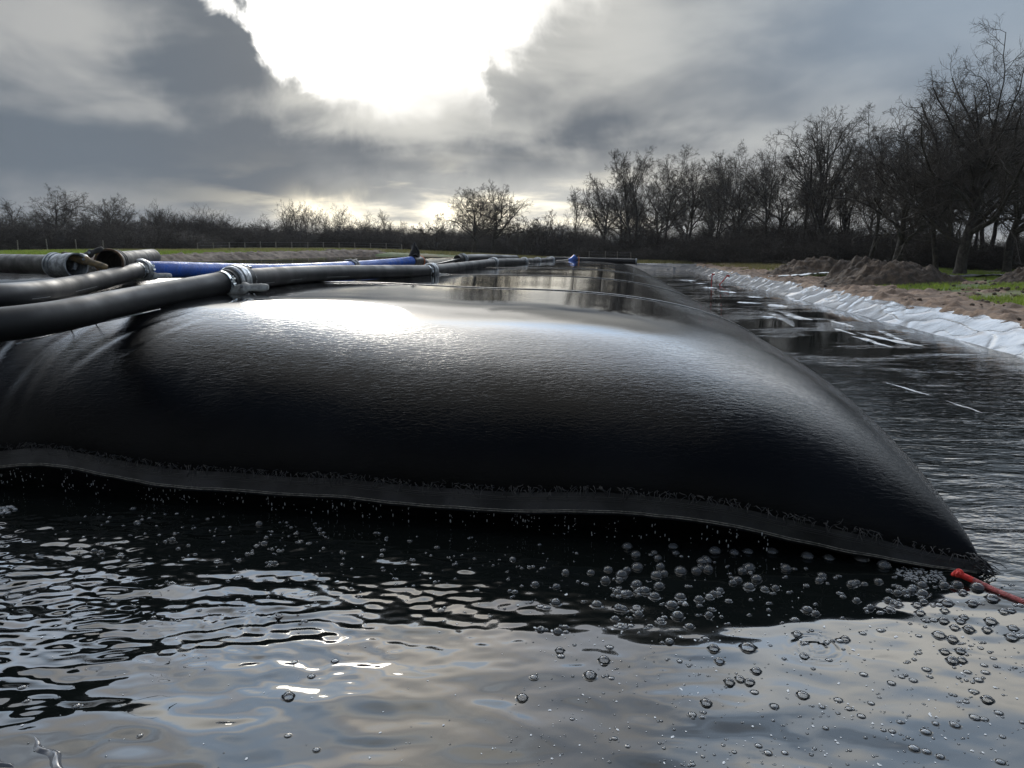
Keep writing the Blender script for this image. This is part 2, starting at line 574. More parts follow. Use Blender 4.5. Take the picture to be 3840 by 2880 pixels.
M_RUST = mat('rusty_steel', (0.20, 0.105, 0.045), 0.8, metal=0.1, col2=(0.09, 0.06, 0.04), vscale=14, bump=0.4, bscale=50, bdist=0.004)
M_TANWOOD = mat('mud_stained_lever', (0.24, 0.165, 0.075), 0.7, col2=(0.10, 0.085, 0.065), vscale=11, bump=0.3, bscale=40, bdist=0.004)
M_RUBBER = mat('black_rubber', (0.012, 0.012, 0.013), 0.5)
M_BLUE = mat('blue_hose_plastic', (0.05, 0.145, 0.55), 0.3, var=0.2, vscale=4)
M_PRINT = mat('white_print', (0.42, 0.43, 0.44), 0.6)
M_SEAM = mat('black_seam_webbing', (0.013, 0.0136, 0.016), 0.36, ior=1.4, var=0.6, vscale=3, bump=0.5, bscale=70, bdist=0.004)
M_STITCH = mat('pale_stitching', (0.17, 0.16, 0.135), 0.7, var=0.45, vscale=30)
M_FRAY = mat('frayed_black_thread', (0.035, 0.035, 0.036), 0.5)
M_ROPE = mat('red_rope', (0.62, 0.03, 0.02), 0.5, var=0.2, vscale=40)
M_WETROPE = mat('faded_wet_rope', (0.33, 0.075, 0.07), 0.45, var=0.35, vscale=30)
M_RED = mat('red_marker_paint', (0.65, 0.04, 0.03), 0.5)
M_ORANGE = mat('orange_strap', (0.75, 0.19, 0.05), 0.6)
M_CLOTH = mat('black_filter_cloth', (0.012, 0.012, 0.013), 0.75, bump=0.4, bscale=60, bdist=0.004)
M_GREYSLEEVE = mat('grey_wet_sleeve', (0.075, 0.07, 0.065), 0.35, var=0.3, vscale=8)
M_BARK = mat('dark_bark', (0.032, 0.027, 0.022), 0.85, var=0.35, vscale=4, bump=0.5, bscale=14, bdist=0.03)
M_TWIG = mat('brown_twigs', (0.040, 0.032, 0.025), 0.8, var=0.3, vscale=0.9)
M_HAZETWIG = mat('grey_far_twigs', (0.095, 0.088, 0.078), 0.8, var=0.3, vscale=0.6)  # distance haze put into the colour: paler grey than the nearer twigs
M_SHRUB = mat('dark_undergrowth', (0.034, 0.027, 0.021), 0.85, var=0.4, vscale=0.8)
M_IVY = mat('evergreen_leaves', (0.030, 0.045, 0.016), 0.5, var=0.4, vscale=2)
M_POST = mat('weathered_fence_wood', (0.20, 0.18, 0.15), 0.85, var=0.3, vscale=12)
M_FOAM = mat('white_foam', (0.55, 0.57, 0.58), 0.5, var=0.2, vscale=60, bump=0.6, bscale=120, bdist=0.004)
M_FLECK = mat('white_foam_fleck', (0.72, 0.74, 0.75), 0.6)
M_WHITE = mat('white_plastic_sheet', (0.70, 0.72, 0.73), 0.4)
M_TARP = mat('dark_plastic_tarp', (0.045, 0.05, 0.06), 0.35, var=0.3, vscale=3)

# ------------------------------------------------------------------ the pool and its banks
TANH = 0.1125                      # heading of the pool's long sides


def right_line(y): return 11.0 + (y - 16.4) * TANH
def left_line(y): return -22.5 + (y - 10.0) * TANH


FAR_Y, NEAR_Y = 82.0, 1.2


def pool_d(x, y):
    """positive inside the pool (metres from its edge)"""
    return np.minimum(np.minimum((right_line(y) - x) * 0.994, (x - left_line(y)) * 0.994), np.minimum(FAR_Y - y, y - NEAR_Y))


def field_z(x, y):
    z = 0.72 + (1.05 + 0.0055 * np.clip(np.asarray(y, float) - 48, 0, 60)) * sstep(16, -22, x) * sstep(-5, 40, y) + 0.06 * fbm(np.asarray(x) * 0.08, np.asarray(y) * 0.08, 5, 3)
    return z + 0.004 * np.maximum(np.asarray(y, float) - 130, 0)


def ground_z(x, y):
    d = pool_d(x, y)
    lf = sstep(8, -8, x)
    out = 0.5 * sstep(0.0, 1.15, -d) + (field_z(x, y) - 0.5) * (sstep(1.0, 7.0, -d) * (1 - lf) + sstep(0.9, 4.2, -d) * lf)
    return np.where(d > 0, -0.55 * sstep(0, 1.6, d), out)


xs = np.unique(np.concatenate([np.arange(-44, 44.1, 0.6), np.linspace(-900, -44, 20), np.linspace(44, 900, 20), np.linspace(-120, -44, 22), np.linspace(44, 120, 22)]))
ys = np.unique(np.concatenate([np.arange(-6, 100, 0.6), np.linspace(-200, -6, 14), np.linspace(100, 1000, 24), np.linspace(100, 170, 24)]))
X, Y = np.meshgrid(xs, ys, indexing='ij')
Z = ground_z(X, Y)
D = pool_d(X, Y)
Z = Z - 0.22 * sstep(-1.9, -0.7, D) * (1 - sstep(0.6, 1.4, D)) - 0.10 * sstep(-8.0, -5.5, D) * (1 - sstep(-1.9, -1.2, D))
Z = Z + np.where(D < -3, 0.05 * fbm(X * 0.7, Y * 0.7, 3, 3), 0)
tag(mesh_np('ground', np.stack([X, Y, Z], -1).reshape(-1, 3), grid_faces(len(xs), len(ys)), M_GRASS), kind='structure')


def bank_strip(name, line, sgn, y0, y1, w0, w1, ny, nw, zf, m):
    """a strip along one long side; w counts outward from the waterline"""
    yy = np.linspace(y0, y1, ny); ww = np.linspace(w0, w1, nw)
    Yg, Wg = np.meshgrid(yy, ww, indexing='ij')
    Xg = line(Yg) + sgn * Wg / 0.994
    Xo, Yo, Zo = zf(Xg, Yg, Wg)
    f = grid_faces(ny, nw)
    if sgn > 0:
        f = f[:, ::-1]
    return mesh_np(name, np.stack([Xo, Yo, Zo], -1).reshape(-1, 3), f.copy(), m)


def soil_zf(seed, amp=1.0, edge=7.2):
    def zf(Xg, Yg, Wg):
        z = ground_z(Xg, Yg)
        # rake marks and clods, running down the bank
        cl = fbm(Xg * 1.1, Yg * 1.1, seed, 4, 0.55)
        rake = vn((Xg * 0.55 + Yg) * 2.1, (Xg - Yg * 0.3) * 0.35, seed + 9) + 0.6 * vn((Xg * 0.5 + Yg) * 5.5, Xg * 0.9, seed + 11)
        lum = np.maximum(fbm(Xg * 2.6, Yg * 2.6, seed + 4, 3), 0.12) - 0.12
        rise = (0.055 * cl + 0.045 * rake + 0.16 * lum) * amp
        shelf = 0.05 - (0.30 + 0.55 * fbm(Xg * 0.33, Yg * 0.33, seed + 2, 4)) * sstep(edge - 2.6, edge + 0.6, Wg)
        lip = -0.16 * (1 - sstep(0.85, 1.15, Wg))
        return Xg, Yg, z + rise + shelf + lip + 0.10 * fbm(Xg * 0.45, Yg * 0.45, seed + 2, 3) * sstep(1.5, 4, Wg)
    return zf


tag(bank_strip('soil_bank', right_line, 1, 8, 92, 0.75, 11.5, 760, 110, soil_zf(21, 1.9, 5.3), M_SOIL), kind='structure')
tag(bank_strip('soil_bank', left_line, -1, 8, 92, 0.3, 13.0, 520, 80, soil_zf(31, 1.9, 8.0), M_BERM), kind='structure')
yy = np.linspace(-20, 25, 130); ww = np.linspace(0.3, 6, 40)


def ridged(x, y, seed):
    return 1 - 2 * np.abs(vn(x, y, seed)) * 2


def liner_zf(seed, slope=0.5 / 1.1, top=1.12):
    def zf(Xg, Yg, Wg):
        z = Wg * slope + 0.015
        t = sstep(-0.5, 0.2, Wg)
        wob = 0.25 * fbm(Yg * 0.35, Yg * 0 + 3, seed, 3)                      # uneven top edge
        Wn = np.where(Wg > 0, Wg * (1 + wob * 0.55), Wg)
        sk = Yg * 0.75 + Wg * 0.9
        fold = np.maximum(ridged(sk * 0.34 + 0.9 * fbm(Yg * 0.5, Wg * 1.1, seed + 1, 2), Wg * 0.45, seed + 2), 0) ** 6 * 0.06
        sk2 = Yg * 0.55 - Wg * 1.1
        fold = fold + np.maximum(ridged(sk2 * 0.75 + 0.8 * fbm(Yg * 0.7, Wg * 1.2, seed + 5, 2), Wg * 0.8, seed + 6), 0) ** 7 * 0.035
        fold = fold + np.maximum(ridged(Yg * 0.42, Wg * 2.4 + 1.2 * fbm(Yg * 0.7, Wg, seed + 3, 2), seed + 8), 0) ** 6 * 0.03
        fold = fold + 0.02 * fbm(Yg * 0.8, Wg * 1.1, seed + 7, 2)
        z = Wn * slope + 0.01 + fold * t
        edge = sstep(top - 0.10, top, Wg)
        z = z - edge * 0.06
        return Xg + (Wn - Wg) * (1 if Xg.mean() > 0 else -1), Yg, z
    return zf


liner = empty('pool_liner', (right_line(20), 20, 0), 'crumpled silver plastic liner lining the banks of the flooded basin', 'liner')


def adopt(o, parent):
    """parent without moving: mesh coordinates are world ones"""
    o.parent = parent
    o.matrix_parent_inverse = Matrix.Translation(-Vector(parent.location)) if parent.rotation_euler[2] == 0 else parent.matrix_basis.inverted()
    return o


ln = bank_strip('bank_sheet', right_line, 1, 6, 84, -0.7, 1.13, 1900, 46, liner_zf(41), M_LINER); adopt(ln, liner)
ln = bank_strip('bank_sheet', left_line, -1, 6, 84, -0.7, 1.13, 800, 26, liner_zf(61), M_LINER); adopt(ln, liner)
# far end sheet
xx = np.linspace(left_line(FAR_Y) - 1, right_line(FAR_Y) + 1.3, 700); ww = np.linspace(-0.7, 1.15, 30)
Xg, Wg = np.meshgrid(xx, ww, indexing='ij')
_, Sg, Zg = liner_zf(81, 0.62)(np.zeros_like(Xg), Xg, Wg)
ln = mesh_np('end_sheet', np.stack([Xg, FAR_Y + Wg, Zg], -1).reshape(-1, 3), grid_faces(len(xx), len(ww)), M_LINER); adopt(ln, liner)

# ------------------------------------------------------------------ water: a fine rippled sheet near the camera, flat beyond
rng = np.random.default_rng(4)
gx0, gx1, gy0, gy1, gs = -8.4, 8.4, 2.2, 8.6, 0.022
nx, ny = int((gx1 - gx0) / gs) + 1, int((gy1 - gy0) / gs) + 1
gx = np.linspace(gx0, gx1, nx); gy = np.linspace(gy0, gy1, ny)
GX, GY = np.meshgrid(gx, gy, indexing='ij')


def spectral(lo, hi, theta, spread, seed):
    """band-limited random waves with crests turned to theta"""
    r = np.random.default_rng(seed)
    kx = np.fft.fftfreq(nx, gs)[:, None]; ky = np.fft.fftfreq(ny, gs)[None, :]
    k = np.hypot(kx, ky) + 1e-9
    lam = 1 / k
    amp = np.exp(-((np.log(lam) - 0.5 * math.log(lo * hi)) / (0.5 * math.log(hi / lo))) ** 2)
    c = np.abs(kx * math.cos(theta) + ky * math.sin(theta)) / k
    amp = amp * c ** spread
    w = np.fft.ifft2(np.fft.fft2(r.standard_normal((nx, ny))) * amp).real
    return w / w.std()


chop = spectral(0.08, 0.19, R(82), 2.4, 1)
fine = spectral(0.05, 0.11, R(100), 1, 2)
swell = spectral(0.45, 1.0, R(84), 3, 3)
roll = spectral(0.20, 0.42, R(78), 2.5, 7)
leftw = sstep(1.6, -1.6, GX + 0.35 * (GY - 4.5))
seam_y = 5.26 - (GX - 3.33) * 0.229
under = sstep(2.6, 0.6, seam_y - GY)
m_chop = 0.0022 * (0.10 + 0.90 * leftw) * (0.20 + 0.80 * sstep(3.6, 4.9, GY)) * (0.5 + 0.9 * sstep(-0.25, 0.3, fbm(GX * 0.7, GY * 0.7, 8, 3)))
WZ = chop * m_chop + roll * 0.0016 * (0.45 + 0.55 * leftw) + swell * 0.0034 * (0.45 + 0.55 * leftw) + fine * 0.00035 * (0.25 + leftw * under)
for (px, py, rr) in ((880, 2330, 0.24), (3060, 2425, 0.17)):
    c = at_z(px, py, 0)
    q = np.hypot(GX - c.x, GY - c.y)
    WZ += 0.0032 * np.cos(q / 0.034 * 2 * math.pi * (0.62 if px > 2000 else 1)) * np.exp(-((q - rr * 0.55) / (rr * 0.42)) ** 2)
edge = np.minimum(np.minimum(GX - gx0, gx1 - GX), np.minimum(GY - gy0, gy1 - GY))
WZ *= sstep(0.0, 0.8, edge)
wv = np.stack([GX, GY, WZ], -1).reshape(-1, 3)
wf = grid_faces(nx, ny)
n0 = len(wv)
o4 = [(-200, 0), (200, 0), (200, 120), (-200, 120)]
# outer sheet follows the pool outline a little under its bank sheets
oc = np.array([[left_line(0.5) - 0.6, 0.5, 0], [right_line(0.5) + 0.6, 0.5, 0], [right_line(FAR_Y) + 0.6, FAR_Y + 0.6, 0], [left_line(FAR_Y) - 0.6, FAR_Y + 0.6, 0]])
ic = np.array([0, (nx - 1) * ny, nx * ny - 1, ny - 1])
extra = np.array([[n0, n0 + 1, ic[1], ic[0]], [n0 + 1, n0 + 2, ic[2], ic[1]], [n0 + 2, n0 + 3, ic[3], ic[2]], [n0 + 3, n0, ic[0], ic[3]]])
water = mesh_np('water', np.vstack([wv, oc]), np.vstack([wf, extra]), M_WATER)
tag(water, kind='structure')


def water_z(x, y):
    i = int(round((x - gx0) / gs)); j = int(round((y - gy0) / gs))
    if 0 <= i < nx and 0 <= j < ny:
        return float(WZ[i, j])
    return 0.0


# ------------------------------------------------------------------ the dewatering bags
class Bag:
    def __init__(s, FL, FR, BL, BR, H, seam_z, n_l=16.0, n_r=3.3, lv=4.0, zmid=0.35, far=5.0):
        s.FL, s.FR, s.BL, s.BR = (Vector(p) for p in (FL, FR, BL, BR))
        s.H, s.seam_z, s.n_l, s.n_r, s.lv, s.zmid, s.far = H, seam_z, n_l, n_r, lv, zmid, far
        s.len = (s.BL - s.FL).length

    def plan(s, u, v):
        a = u
        fx = s.FL.x + (s.FR.x - s.FL.x) * a; fy = s.FL.y + (s.FR.y - s.FL.y) * a
        bx = s.BL.x + (s.BR.x - s.BL.x) * a; by = s.BL.y + (s.BR.y - s.BL.y) * a
        return fx + (bx - fx) * v, fy + (by - fy) * v

    def top(s, u, v, low=False):
        """height of the upper (or lower) sheet at u across, v along (0..1)"""
        u = np.asarray(u, float); v = np.asarray(v, float)
        a = 2 * u - 1
        n = np.where(a > 0, s.n_r, s.n_l)
        A = np.sqrt(np.maximum(1 - np.abs(a) ** n, 0))
        dist = v * s.len
        lv = s.lv - 1.4 * (1 - sstep(0.28, 0.62, u))
        g = np.sqrt(np.maximum(1 - (1 - np.clip(dist / lv, 0, 1)) ** 2.7, 0))
        g2 = np.sqrt(np.maximum(1 - (1 - np.clip((s.len - dist) / s.far, 0, 1)) ** 2.2, 0))
        zs = s.seam_z(u)
        if low:
            body = s.zmid - 0.95 * A
        else:
            Hh = s.H + 0.10 * np.exp(-((dist - 3.8) / 4.2) ** 2) * (1 - sstep(0.34, 0.60, u)) - 0.03 * sstep(14, 42, dist) + 0.003 * np.sin(dist * 1.1 + 0.5)
            body = s.zmid + (Hh - s.zmid) * A
        zend = 0.3
        z = zs + (body - zs) * g
        return zend + (z - zend) * g2

    def at(s, x, y):
        """top height under plan position x,y"""
        # invert the bilinear plan by a few Newton-like steps
        v = (y - s.FL.y) / (s.BL.y - s.FL.y); u = 0.5
        for _ in range(8):
            x0, y0 = s.plan(0.0, v); x1, y1 = s.plan(1.0, v)
            u = (x - x0) / (x1 - x0)
            fy = s.FL.y + (s.FR.y - s.FL.y) * u; by = s.BL.y + (s.BR.y - s.BL.y) * u
            v = (y - fy) / (by - fy)
        if not (0 <= u <= 1 and 0 <= v <= 1):
            return None
        return float(s.top(u, v))


FLc, FRc = (-6.9, 7.62, 0), (3.36, 5.22, 0)
HEAD = 0.118
LBAG = 43.0
# seam height along the front edge, read off the photograph
_sp = []
for (px, py) in ((-300, 1700), (0, 1735), (180, 1700), (500, 1775), (1000, 1822), (1400, 1838), (1800, 1885), (2300, 1888), (2550, 1895), (3000, 2000), (3300, 2068), (3500, 2118), (3640, 2150)):
    x, f, u_ = ray(px, py)
    # intersect with the vertical plane through the front edge
    dx, dy = FRc[0] - FLc[0], FRc[1] - FLc[1]
    k = (FLc[0] * dy - FLc[1] * dx) / (x * dy - f * dx)
    _sp.append(((x * k - FLc[0]) / dx, CAM_H + u_ * k))
_su = np.array([p[0] for p in _sp]); _sz = np.array([p[1] for p in _sp])


def seam1(u):
    return sum(np.interp(np.asarray(u, float) + du, _su, _sz) * w for du, w in ((-.05, .1), (-.025, .25), (0, .3), (.025, .25), (.05, .1))) + 0.075 + 0.010 * np.sin(np.asarray(u, float) * 46) * np.sin(np.asarray(u, float) * 17 + 1)


bag1 = Bag(FLc, FRc, (FLc[0] + HEAD * LBAG, FLc[1] + LBAG, 0), (FRc[0] + HEAD * LBAG, FRc[1] + LBAG, 0), 1.64, seam1)
bag2 = Bag((-17.5, 10.2, 0), (-7.0, 8.1, 0), (-17.5 + HEAD * LBAG, 10.2 + LBAG, 0), (-7.0 + HEAD * LBAG, 8.1 + LBAG, 0), 1.80, lambda u: 0.3 + 0 * np.asarray(u), 6.0, 16.0)


def wrinkles(u, v, bag):
    """pull creases at the near left end of the front face"""
    x, y = bag.plan(u, v)
    h = np.zeros_like(x)
    dist = v * bag.len
    for (x0, lean, d0, d1, wd, am) in ((-5.0, 0.55, 0.0, 1.6, 0.07, 0.075), (-4.75, 0.35, 0.0, 1.2, 0.05, 0.06), (-4.55, 0.75, 0.25, 1.7, 0.06, 0.055), (-4.25, 0.80, 0.45, 1.6, 0.045, 0.05), (-3.62, 0.30, 0.12, 0.75, 0.045, 0.030),
                                       (-3.25, 0.42, 0.10, 0.70, 0.05, 0.028), (-5.35, 0.2, 0.0, 1.4, 0.08, 0.09), (-5.75, 0.1, 0.0, 1.4, 0.1, 0.08)):
        c = x0 + lean * dist
        w = np.exp(-((x - c) / wd) ** 2) - 0.55 * np.exp(-((x - c - wd * 1.9) / (wd * 1.2)) ** 2)
        h -= 0.2 * am * w * sstep(d0 - 0.12, d0 + 0.3, dist) * (1 - sstep(d1 - 0.7, d1, dist))
    return h


def build_bag(bag, nu, vs, name, wrinkle=True):
    th = np.linspace(0, math.pi, nu)
    us = 0.5 - 0.5 * np.sign(np.cos(th)) * np.abs(np.cos(th)) ** 0.85
    U, V = np.meshgrid(us, vs, indexing='ij')
    Xp, Yp = bag.plan(U, V)
    Zt = bag.top(U, V)
    d = V * bag.len
    Zt = Zt + 0.012 * fbm(Xp * 0.8, Yp * 0.5, 77, 3) * sstep(0.1, 1.0, d) * (1 - sstep(2.5, 5, d))
    if wrinkle:
        Zt = Zt + wrinkles(U, V, bag)
    ZL = bag.top(U, V, True)
    # the lower sheet tucks back under the seam
    Vv = np.concatenate([np.stack([Xp, Yp, Zt], -1).reshape(-1, 3), np.stack([Xp, Yp, ZL], -1).reshape(-1, 3)])
    f = grid_faces(len(us), len(vs))
    return Vv, np.vstack([f, f[:, ::-1] + len(us) * len(vs)])


vs1 = np.unique(np.concatenate([np.linspace(0, 1, 120) ** 2 * 2.6 / LBAG, np.linspace(2.6, 8, 60) / LBAG, np.linspace(8, 38, 110) / LBAG, 1 - (np.linspace(0, 1, 50) ** 2) * 5 / LBAG]))
bag_o = empty('dewatering_bag', (0.5, 8, 0), 'huge wet black geotextile dewatering bag swollen with sludge, lying in the foreground water', 'dewatering bag')
Vv, Ff = build_bag(bag1, 340, vs1, 'b')
adopt(mesh_np('bag_skin', Vv, Ff, M_BAG), bag_o)
bag_p = empty('dewatering_bag', (-12, 10, 0), 'second black dewatering bag at the left edge, under the open-ended pipes', 'dewatering bag')
vs2 = np.unique(np.concatenate([np.linspace(0, 1, 40) ** 2 * 2.6 / LBAG, np.linspace(2.6, LBAG - 5, 90) / LBAG, 1 - (np.linspace(0, 1, 30) ** 2) * 5 / LBAG]))
Vv, Ff = build_bag(bag2, 120, vs2, 'b', False)
adopt(mesh_np('bag_skin', Vv, Ff, M_BAG), bag_p)

# front seam: a sewn flap hanging from the edge
FLAP = 0.125
uu = np.linspace(0.0, 1.0, 500)
fx, fy = bag1.plan(uu, 0 * uu)
fz = bag1.seam_z(uu)
nrm = Vector((-(FRc[1] - FLc[1]), FRc[0] - FLc[0], 0)).normalized() * -1     # towards the camera
wav = 0.022 * fbm(uu * 26, uu * 0, 3, 3) + 0.035 * fbm(uu * 6, uu * 0 + 4, 6, 2)
taper = 1 - 0.45 * sstep(0.9, 1.0, uu)


def flap_pt(k, push=0.0):
    """k 0 at the top of the flap .. 1 at its lower hem"""
    o = 0.015 + 0.05 * k + wav * (0.4 + k) + push
    z = fz + 0.015 - (FLAP + 0.04) * k * taper
    return np.stack([fx + nrm.x * o, fy + nrm.y * o, z], -1)


ks = np.linspace(0, 1, 9)
fr = np.stack([flap_pt(k) for k in ks], 1)                    # 500 x 9 x 3
bk = fr + np.array([-nrm.x, -nrm.y, 0]) * 0.012
nvf = len(ks)
vv = np.concatenate([fr.reshape(-1, 3), bk.reshape(-1, 3)])
f1 = grid_faces(500, nvf)
off = 500 * nvf
lip = np.array([[i * nvf + nvf - 1, (i + 1) * nvf + nvf - 1, off + (i + 1) * nvf + nvf - 1, off + i * nvf + nvf - 1] for i in range(499)])
flap = adopt(mesh_np('seam_flap', vv, np.vstack([f1, f1[:, ::-1] + off, lip]), M_SEAM), bag_o)
for k_, r_ in ((0.80, 0.0042), (0.885, 0.0042), (0.20, 0.0026), (0.27, 0.0026), (0.36, 0.0022)):
    p = flap_pt(k_, 0.003)
    b = MB(); b.tube([Vector(q) for q in p[::2]], r_, 5)
    o = b.build('stitch_line', M_STITCH if k_ > 0.5 else M_FRAY)
    o.parent = flap
# frayed threads along the top of the seam
rnd = random.Random(12)
b = MB()
for i in range(760):
    u = rnd.uniform(0.08, 0.995)
    x, y = bag1.plan(u, 0.0); z = float(bag1.seam_z(u)) + 0.05 + rnd.uniform(-0.01, 0.03)
    p = Vector((x, y, z)) + nrm * (0.03 + rnd.uniform(0, 0.02))
    L = rnd.choice((0.03, 0.05, 0.07, 0.07, 0.10))
    dr = Vector((rnd.uniform(-1, 1), 0, rnd.uniform(-0.8, 0.5))) + nrm * rnd.uniform(0.2, 0.7)
    dr.normalize()
    pts = [p]
    for _ in range(3):
        dr = (dr + Vector((rnd.uniform(-.6, .6), rnd.uniform(-.2, .2), rnd.uniform(-.8, .25)))).normalized()
        pts.append(pts[-1] + dr * L / 3)
    b.tube(pts, [0.0035, 0.003, 0.0028, 0.002], 3)
o = b.build('frayed_threads', M_FRAY, flap); tag(o, kind='stuff')
# torn corner threads
b = MB(); pc = Vector((FRc[0], FRc[1], float(bag1.seam_z(1.0))))
for i in range(38):
    p = pc + Vector((rnd.uniform(-0.05, 0.02), rnd.uniform(-0.03, 0.04), rnd.uniform(-0.06, 0.06)))
    dr = Vector((rnd.uniform(0.3, 1), rnd.uniform(-.5, .3), rnd.uniform(-.5, .3))).normalized()
    L = rnd.uniform(0.06, 0.24); pts = [p]
    for _ in range(4):
        dr = (dr + Vector((rnd.uniform(-.3, .3), rnd.uniform(-.3, .3), rnd.uniform(-.5, .1)))).normalized()
        q = pts[-1] + dr * L / 4; q.z = max(q.z, 0.006); pts.append(q)
    b.tube(pts, [0.005, 0.004, 0.004, 0.003, 0.002], 4)
o = b.build('corner_threads', M_FRAY, flap); tag(o, kind='stuff')
# seams running across the bag
for dist in (6.5, 12.5, 20.0):
    vv_ = dist / LBAG
    us = np.linspace(0.012, 0.992, 150)
    x, y = bag1.plan(us, vv_ + 0.0022 * np.sin(us * 5 + dist) + 0.004 * (us - 0.5) ** 2)
    z = bag1.top(us, np.full_like(us, vv_))
    b = MB(); b.tube([Vector((x[i], y[i], z[i] + 0.004)) for i in range(len(us))], 0.03, 8, flat=0.3)
    adopt(b.build('cross_seam', M_BAG), bag_o)

# ------------------------------------------------------------------ pipes and hoses on the bags
PR = 0.145


def path(pts, n=10):
    """smooth curve through the given points (Catmull-Rom)"""
    P = [Vector(p) for p in pts]
    P = [P[0] * 2 - P[1]] + P + [P[-1] * 2 - P[-2]]
    out = []
    for i in range(1, len(P) - 2):
        for k in range(n):
            t = k / n
            a, b, c, d = P[i - 1], P[i], P[i + 1], P[i + 2]
            out.append(0.5 * ((2 * b) + (c - a) * t + (2 * a - 5 * b + 4 * c - d) * t * t + (3 * b - a - 3 * c + d) * t ** 3))
    out.append(P[-2])
    return out


def frame(t):
    t = Vector(t).normalized()
    side = t.cross(Vector((0, 0, 1))).normalized()       # to the right when looking along t
    up = side.cross(t)
    return t, side, up


def thing_mesh(b, name, m, root, sharp=35):
    return adopt(b.build(name, m, sharp=sharp), root)


def clamp(root, p, t, r, ang):
    t, side, up = frame(t)
    b = MB(); b.lathe([(-0.022, r + 0.002), (-0.022, r + 0.010), (0.022, r + 0.010), (0.022, r + 0.002)], p, t, 36)
    o = thing_mesh(b, 'clamp_band', M_BAND, root)
    b = MB()
    rd = side * math.cos(ang) + up * math.sin(ang)
    tg = -side * math.sin(ang) + up * math.cos(ang)
    c = Vector(p) + rd * (r + 0.032)
    b.tube([c - tg * 0.06, c + tg * 0.06], 0.009, 8)
    for s in (-0.06, -0.02, 0.03, 0.055):
        b.tube([c + tg * s, c + tg * (s + 0.016)], 0.019, 6)
    for s in (-0.03, 0.03):
        b.tube([c + tg * s - t * 0.03, c + tg * s + t * 0.03], 0.013, 8)
        b.tube([c + tg * s, c + tg * s - rd * 0.034], 0.012, 6)
    k = b.build('bolt', M_BAND, sharp=30); k.parent = o


def lever(root, c, along, out, L=0.42, m=None, w=0.055, th=0.45):
    """two-lobed cast locking lever"""
    along = Vector(along).normalized(); out = Vector(out).normalized()
    b = MB()
    nn = along.cross(out).normalized()
    prof = [(-0.50, .18, 0.05), (-0.47, .55, 0.03), (-0.38, .78, 0.00), (-0.26, .95, -0.03), (-0.13, 1.05, -0.045), (-0.05, .98, -0.03), (0.0, 1.2, 0.0), (0.06, 1.1, 0.01), (0.12, .72, 0.01), (0.22, .72, 0.0), (0.34, .80, -0.02), (0.44, .72, -0.03), (0.49, .5, -0.03), (0.50, .15, -0.03)]
    V = []; n = 12
    for (s, k, o_) in prof:
        for j in range(n):
            a = 2 * math.pi * j / n
            V.append(Vector(c) + along * s * L + out * (o_ * L + math.sin(a) * w * k * th) + nn * math.cos(a) * w * k)
    F = [(i * n + j, i * n + (j + 1) % n, (i + 1) * n + (j + 1) % n, (i + 1) * n + j) for i in range(len(prof) - 1) for j in range(n)]
    F += [tuple(range(n - 1, -1, -1)), tuple((len(prof) - 1) * n + j for j in range(n))]
    b.add(V, F)
    o = thing_mesh(b, 'lever', m or M_CAST, root, 50)
    b = MB(); b.tube([Vector(c) - out * 0.05, Vector(c) + out * w * th * 1.5], 0.02, 10)
    k = b.build('pivot_pin', M_DULLGALV, sharp=30); k.parent = o
    return o


def coupling(root, p, t, r=PR, lev=True, m=None, band=True, levang=-0.55, near_band=0.3, levpos=None):
    t, side, up = frame(t)
    p = Vector(p)
    if band:
        clamp(root, p - t * near_band, t, r, 0.15 if lev else 1.9)
    b = MB(); b.lathe([(-0.20, r), (-0.20, r + 0.012), (-0.12, r + 0.018), (-0.12, r)], p, t, 36)
    thing_mesh(b, 'rubber_sleeve', M_RUBBER, root)
    b = MB()
    b.lathe([(-0.13, r), (-0.13, r + 0.034), (-0.115, r + 0.048), (-0.085, r + 0.052), (-0.078, r + 0.030), (-0.062, r + 0.030), (-0.055, r + 0.060), (0.0, r + 0.062), (0.008, r + 0.040), (0.022, r + 0.040),
             (0.028, r + 0.052), (0.075, r + 0.050), (0.085, r + 0.026), (0.115, r + 0.022), (0.125, r + 0.004), (0.125, r)], p, t, 44)
    thing_mesh(b, 'coupling_ring', m or M_GALV, root, 25)
    b = MB(); b.lathe([(0.125, r), (0.125, r + 0.010), (0.23, r + 0.008), (0.23, r)], p, t, 36)
    thing_mesh(b, 'rubber_sleeve', M_RUBBER, root)
    if lev:
        rd = side * math.cos(levang) + up * math.sin(levang)
        c = p + t * 0.05 + rd * (r + 0.075)
        if levpos is not None:
            c = Vector(levpos)
        lever(root, c, (t * 0.30 + side * 0.92 + up * 0.03), (up * 0.55 - t * 0.75), 0.62, w=0.075)
        b = MB(); b.tube([p + t * 0.03 + rd * (r + 0.03), c], 0.022, 8)
        thing_mesh(b, 'hinge_lug', M_DULLGALV, root)


